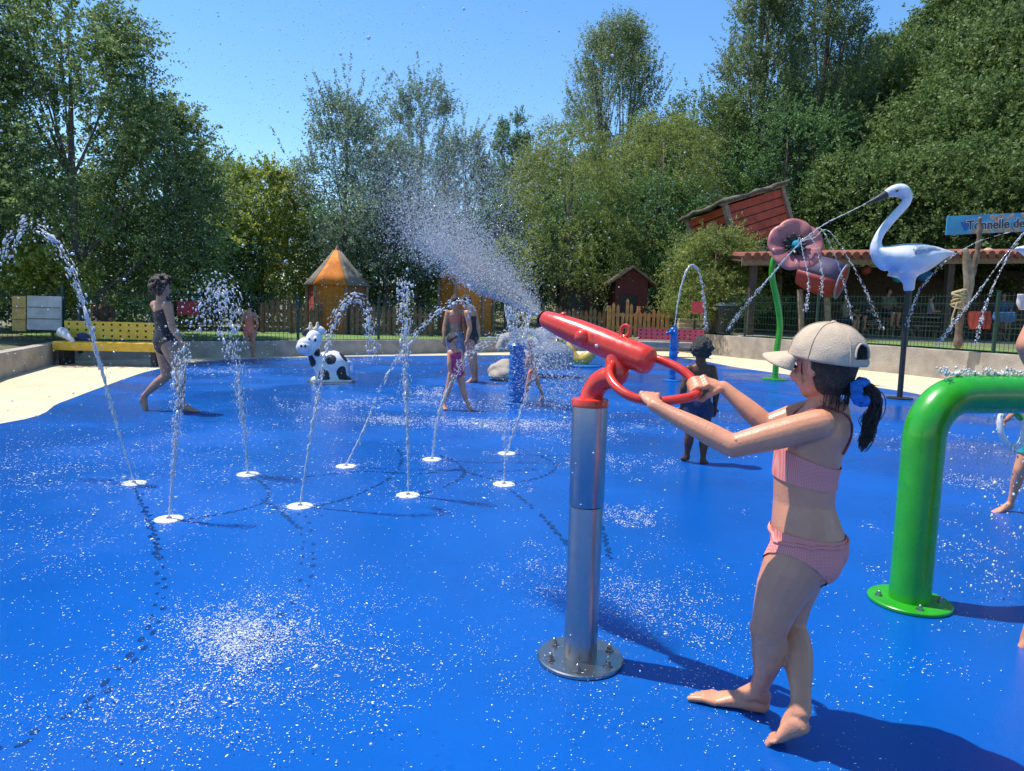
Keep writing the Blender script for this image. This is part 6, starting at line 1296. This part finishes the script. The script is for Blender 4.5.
    mb.build('ear_strands', HAIR, root, fix=False)
    # cap
    cap = thing('baseball_cap', c+u*.1*hh, 'beige baseball cap worn by the girl at the cannon', 'cap'); u0_, f0_ = u, f; u = (u0_-f0_*.20).normalized(); f = (f0_+u0_*.20).normalized(); CM = mat('cap_cotton', (.50, .385, .27), .9, var=.10, vscale=14, bump=.35, bscale=300); CM2 = mat('cap_dark', (.10, .08, .07), .9)
    cc = c + u*.150*hh - f*.045*hh; rx, ry, rz = .46*hh, .575*hh, .51*hh; nu, nv = 72, 22; vs = []; fs = []; offc = ROOT[cap.name]
    def P_(a, t):                                  # a: angle round (0 = front), t: 0 rim .. 1 top
        ph = t*math.pi/2; k = math.cos(ph)**.80; z = math.sin(ph)**1.05; seam = 1-.010*abs(math.cos(3*a))**18; wr_ = .030*noise.noise(V((math.cos(a)*2.2, math.sin(a)*2.2, t*3.5)))+.010*noise.noise(V((math.cos(a)*6, math.sin(a)*6, t*9)))
        return cc + (f*(math.cos(a)*ry)+s_*(math.sin(a)*rx))*(k*(seam+wr_)) + u*(z*rz*(1+wr_*.6)) - u*.03*hh*(1-t)
    hole = lambda a, t: ((math.atan2(math.sin(a-math.pi), math.cos(a-math.pi))/.36)**2 + ((t-.17)/.24)**2) < 1 and t > .13
    for j in range(nv+1):
        for i in range(nu): vs.append(P_(2*math.pi*i/nu, min(.985, j/nv)))
    for j in range(nv):
        for i in range(nu):
            if hole(2*math.pi*(i+.5)/nu, (j+.5)/nv): continue
            fs.append((j*nu+i, j*nu+(i+1) % nu, (j+1)*nu+(i+1) % nu, (j+1)*nu+i))
    fs.append(tuple(range(nv*nu, (nv+1)*nu))); mb = MB(); mb.add(vs, fs); o = mb.build('crown', CM, cap, smooth=True, sharp=80); sd_ = o.modifiers.new('s', 'SOLIDIFY'); sd_.thickness = .0035; sd_.offset = -1
    mb = MB(); mb.lathe([(.008, -.002), (.009, .002), (.006, .006), (.001, .007)], P_(0, 1.0), u, 14); mb.build('button', CM, cap, smooth=True)
    mb = MB(); hp_ = [P_(math.pi+.36*math.cos(t_)*1.02, max(.12, .17+.245*math.sin(t_))) + (-f)*.001 for t_ in np.linspace(0, math.pi, 19)]; mb.tube(hp_, .0032, 8, 'round'); mb.build('opening_trim', CM, cap, smooth=True)
    for q in range(6):
        a = math.pi/6+q*math.pi/3; mb = MB(); mb.tube([P_(a, t)+(P_(a, t)-cc).normalized()*.0008 for t in np.linspace(.03 if abs(a-math.pi) > .4 else .45, .97, 16)], .0016, 6, 'round'); mb.build('seam', CM, cap, smooth=True)
    nbx, nby = 24, 8; vs = []; fs = []
    for j in range(nby+1):
        for i in range(nbx+1):
            a = (i/nbx-.5)*2.25; r0 = P_(a, .03); d = (f*math.cos(a*.55)+s_*math.sin(a*.55)); ext = .092*math.cos(a/2.25*math.pi)**.55 if abs(a) < 1.1249 else 0
            p = r0 + d*(ext*j/nby) - u*(.020*(j/nby)**1.3 + .028*(a/1.12)**2*(j/nby)) - (r0-cc).normalized()*.002; vs.append(p)
    for j in range(nby):
        for i in range(nbx): fs.append((j*(nbx+1)+i, j*(nbx+1)+i+1, (j+1)*(nbx+1)+i+1, (j+1)*(nbx+1)+i))
    mb = MB(); mb.add(vs, fs); o = mb.build('brim', CM, cap, smooth=True, sharp=80); sd_ = o.modifiers.new('s', 'SOLIDIFY'); sd_.thickness = .005
girl()
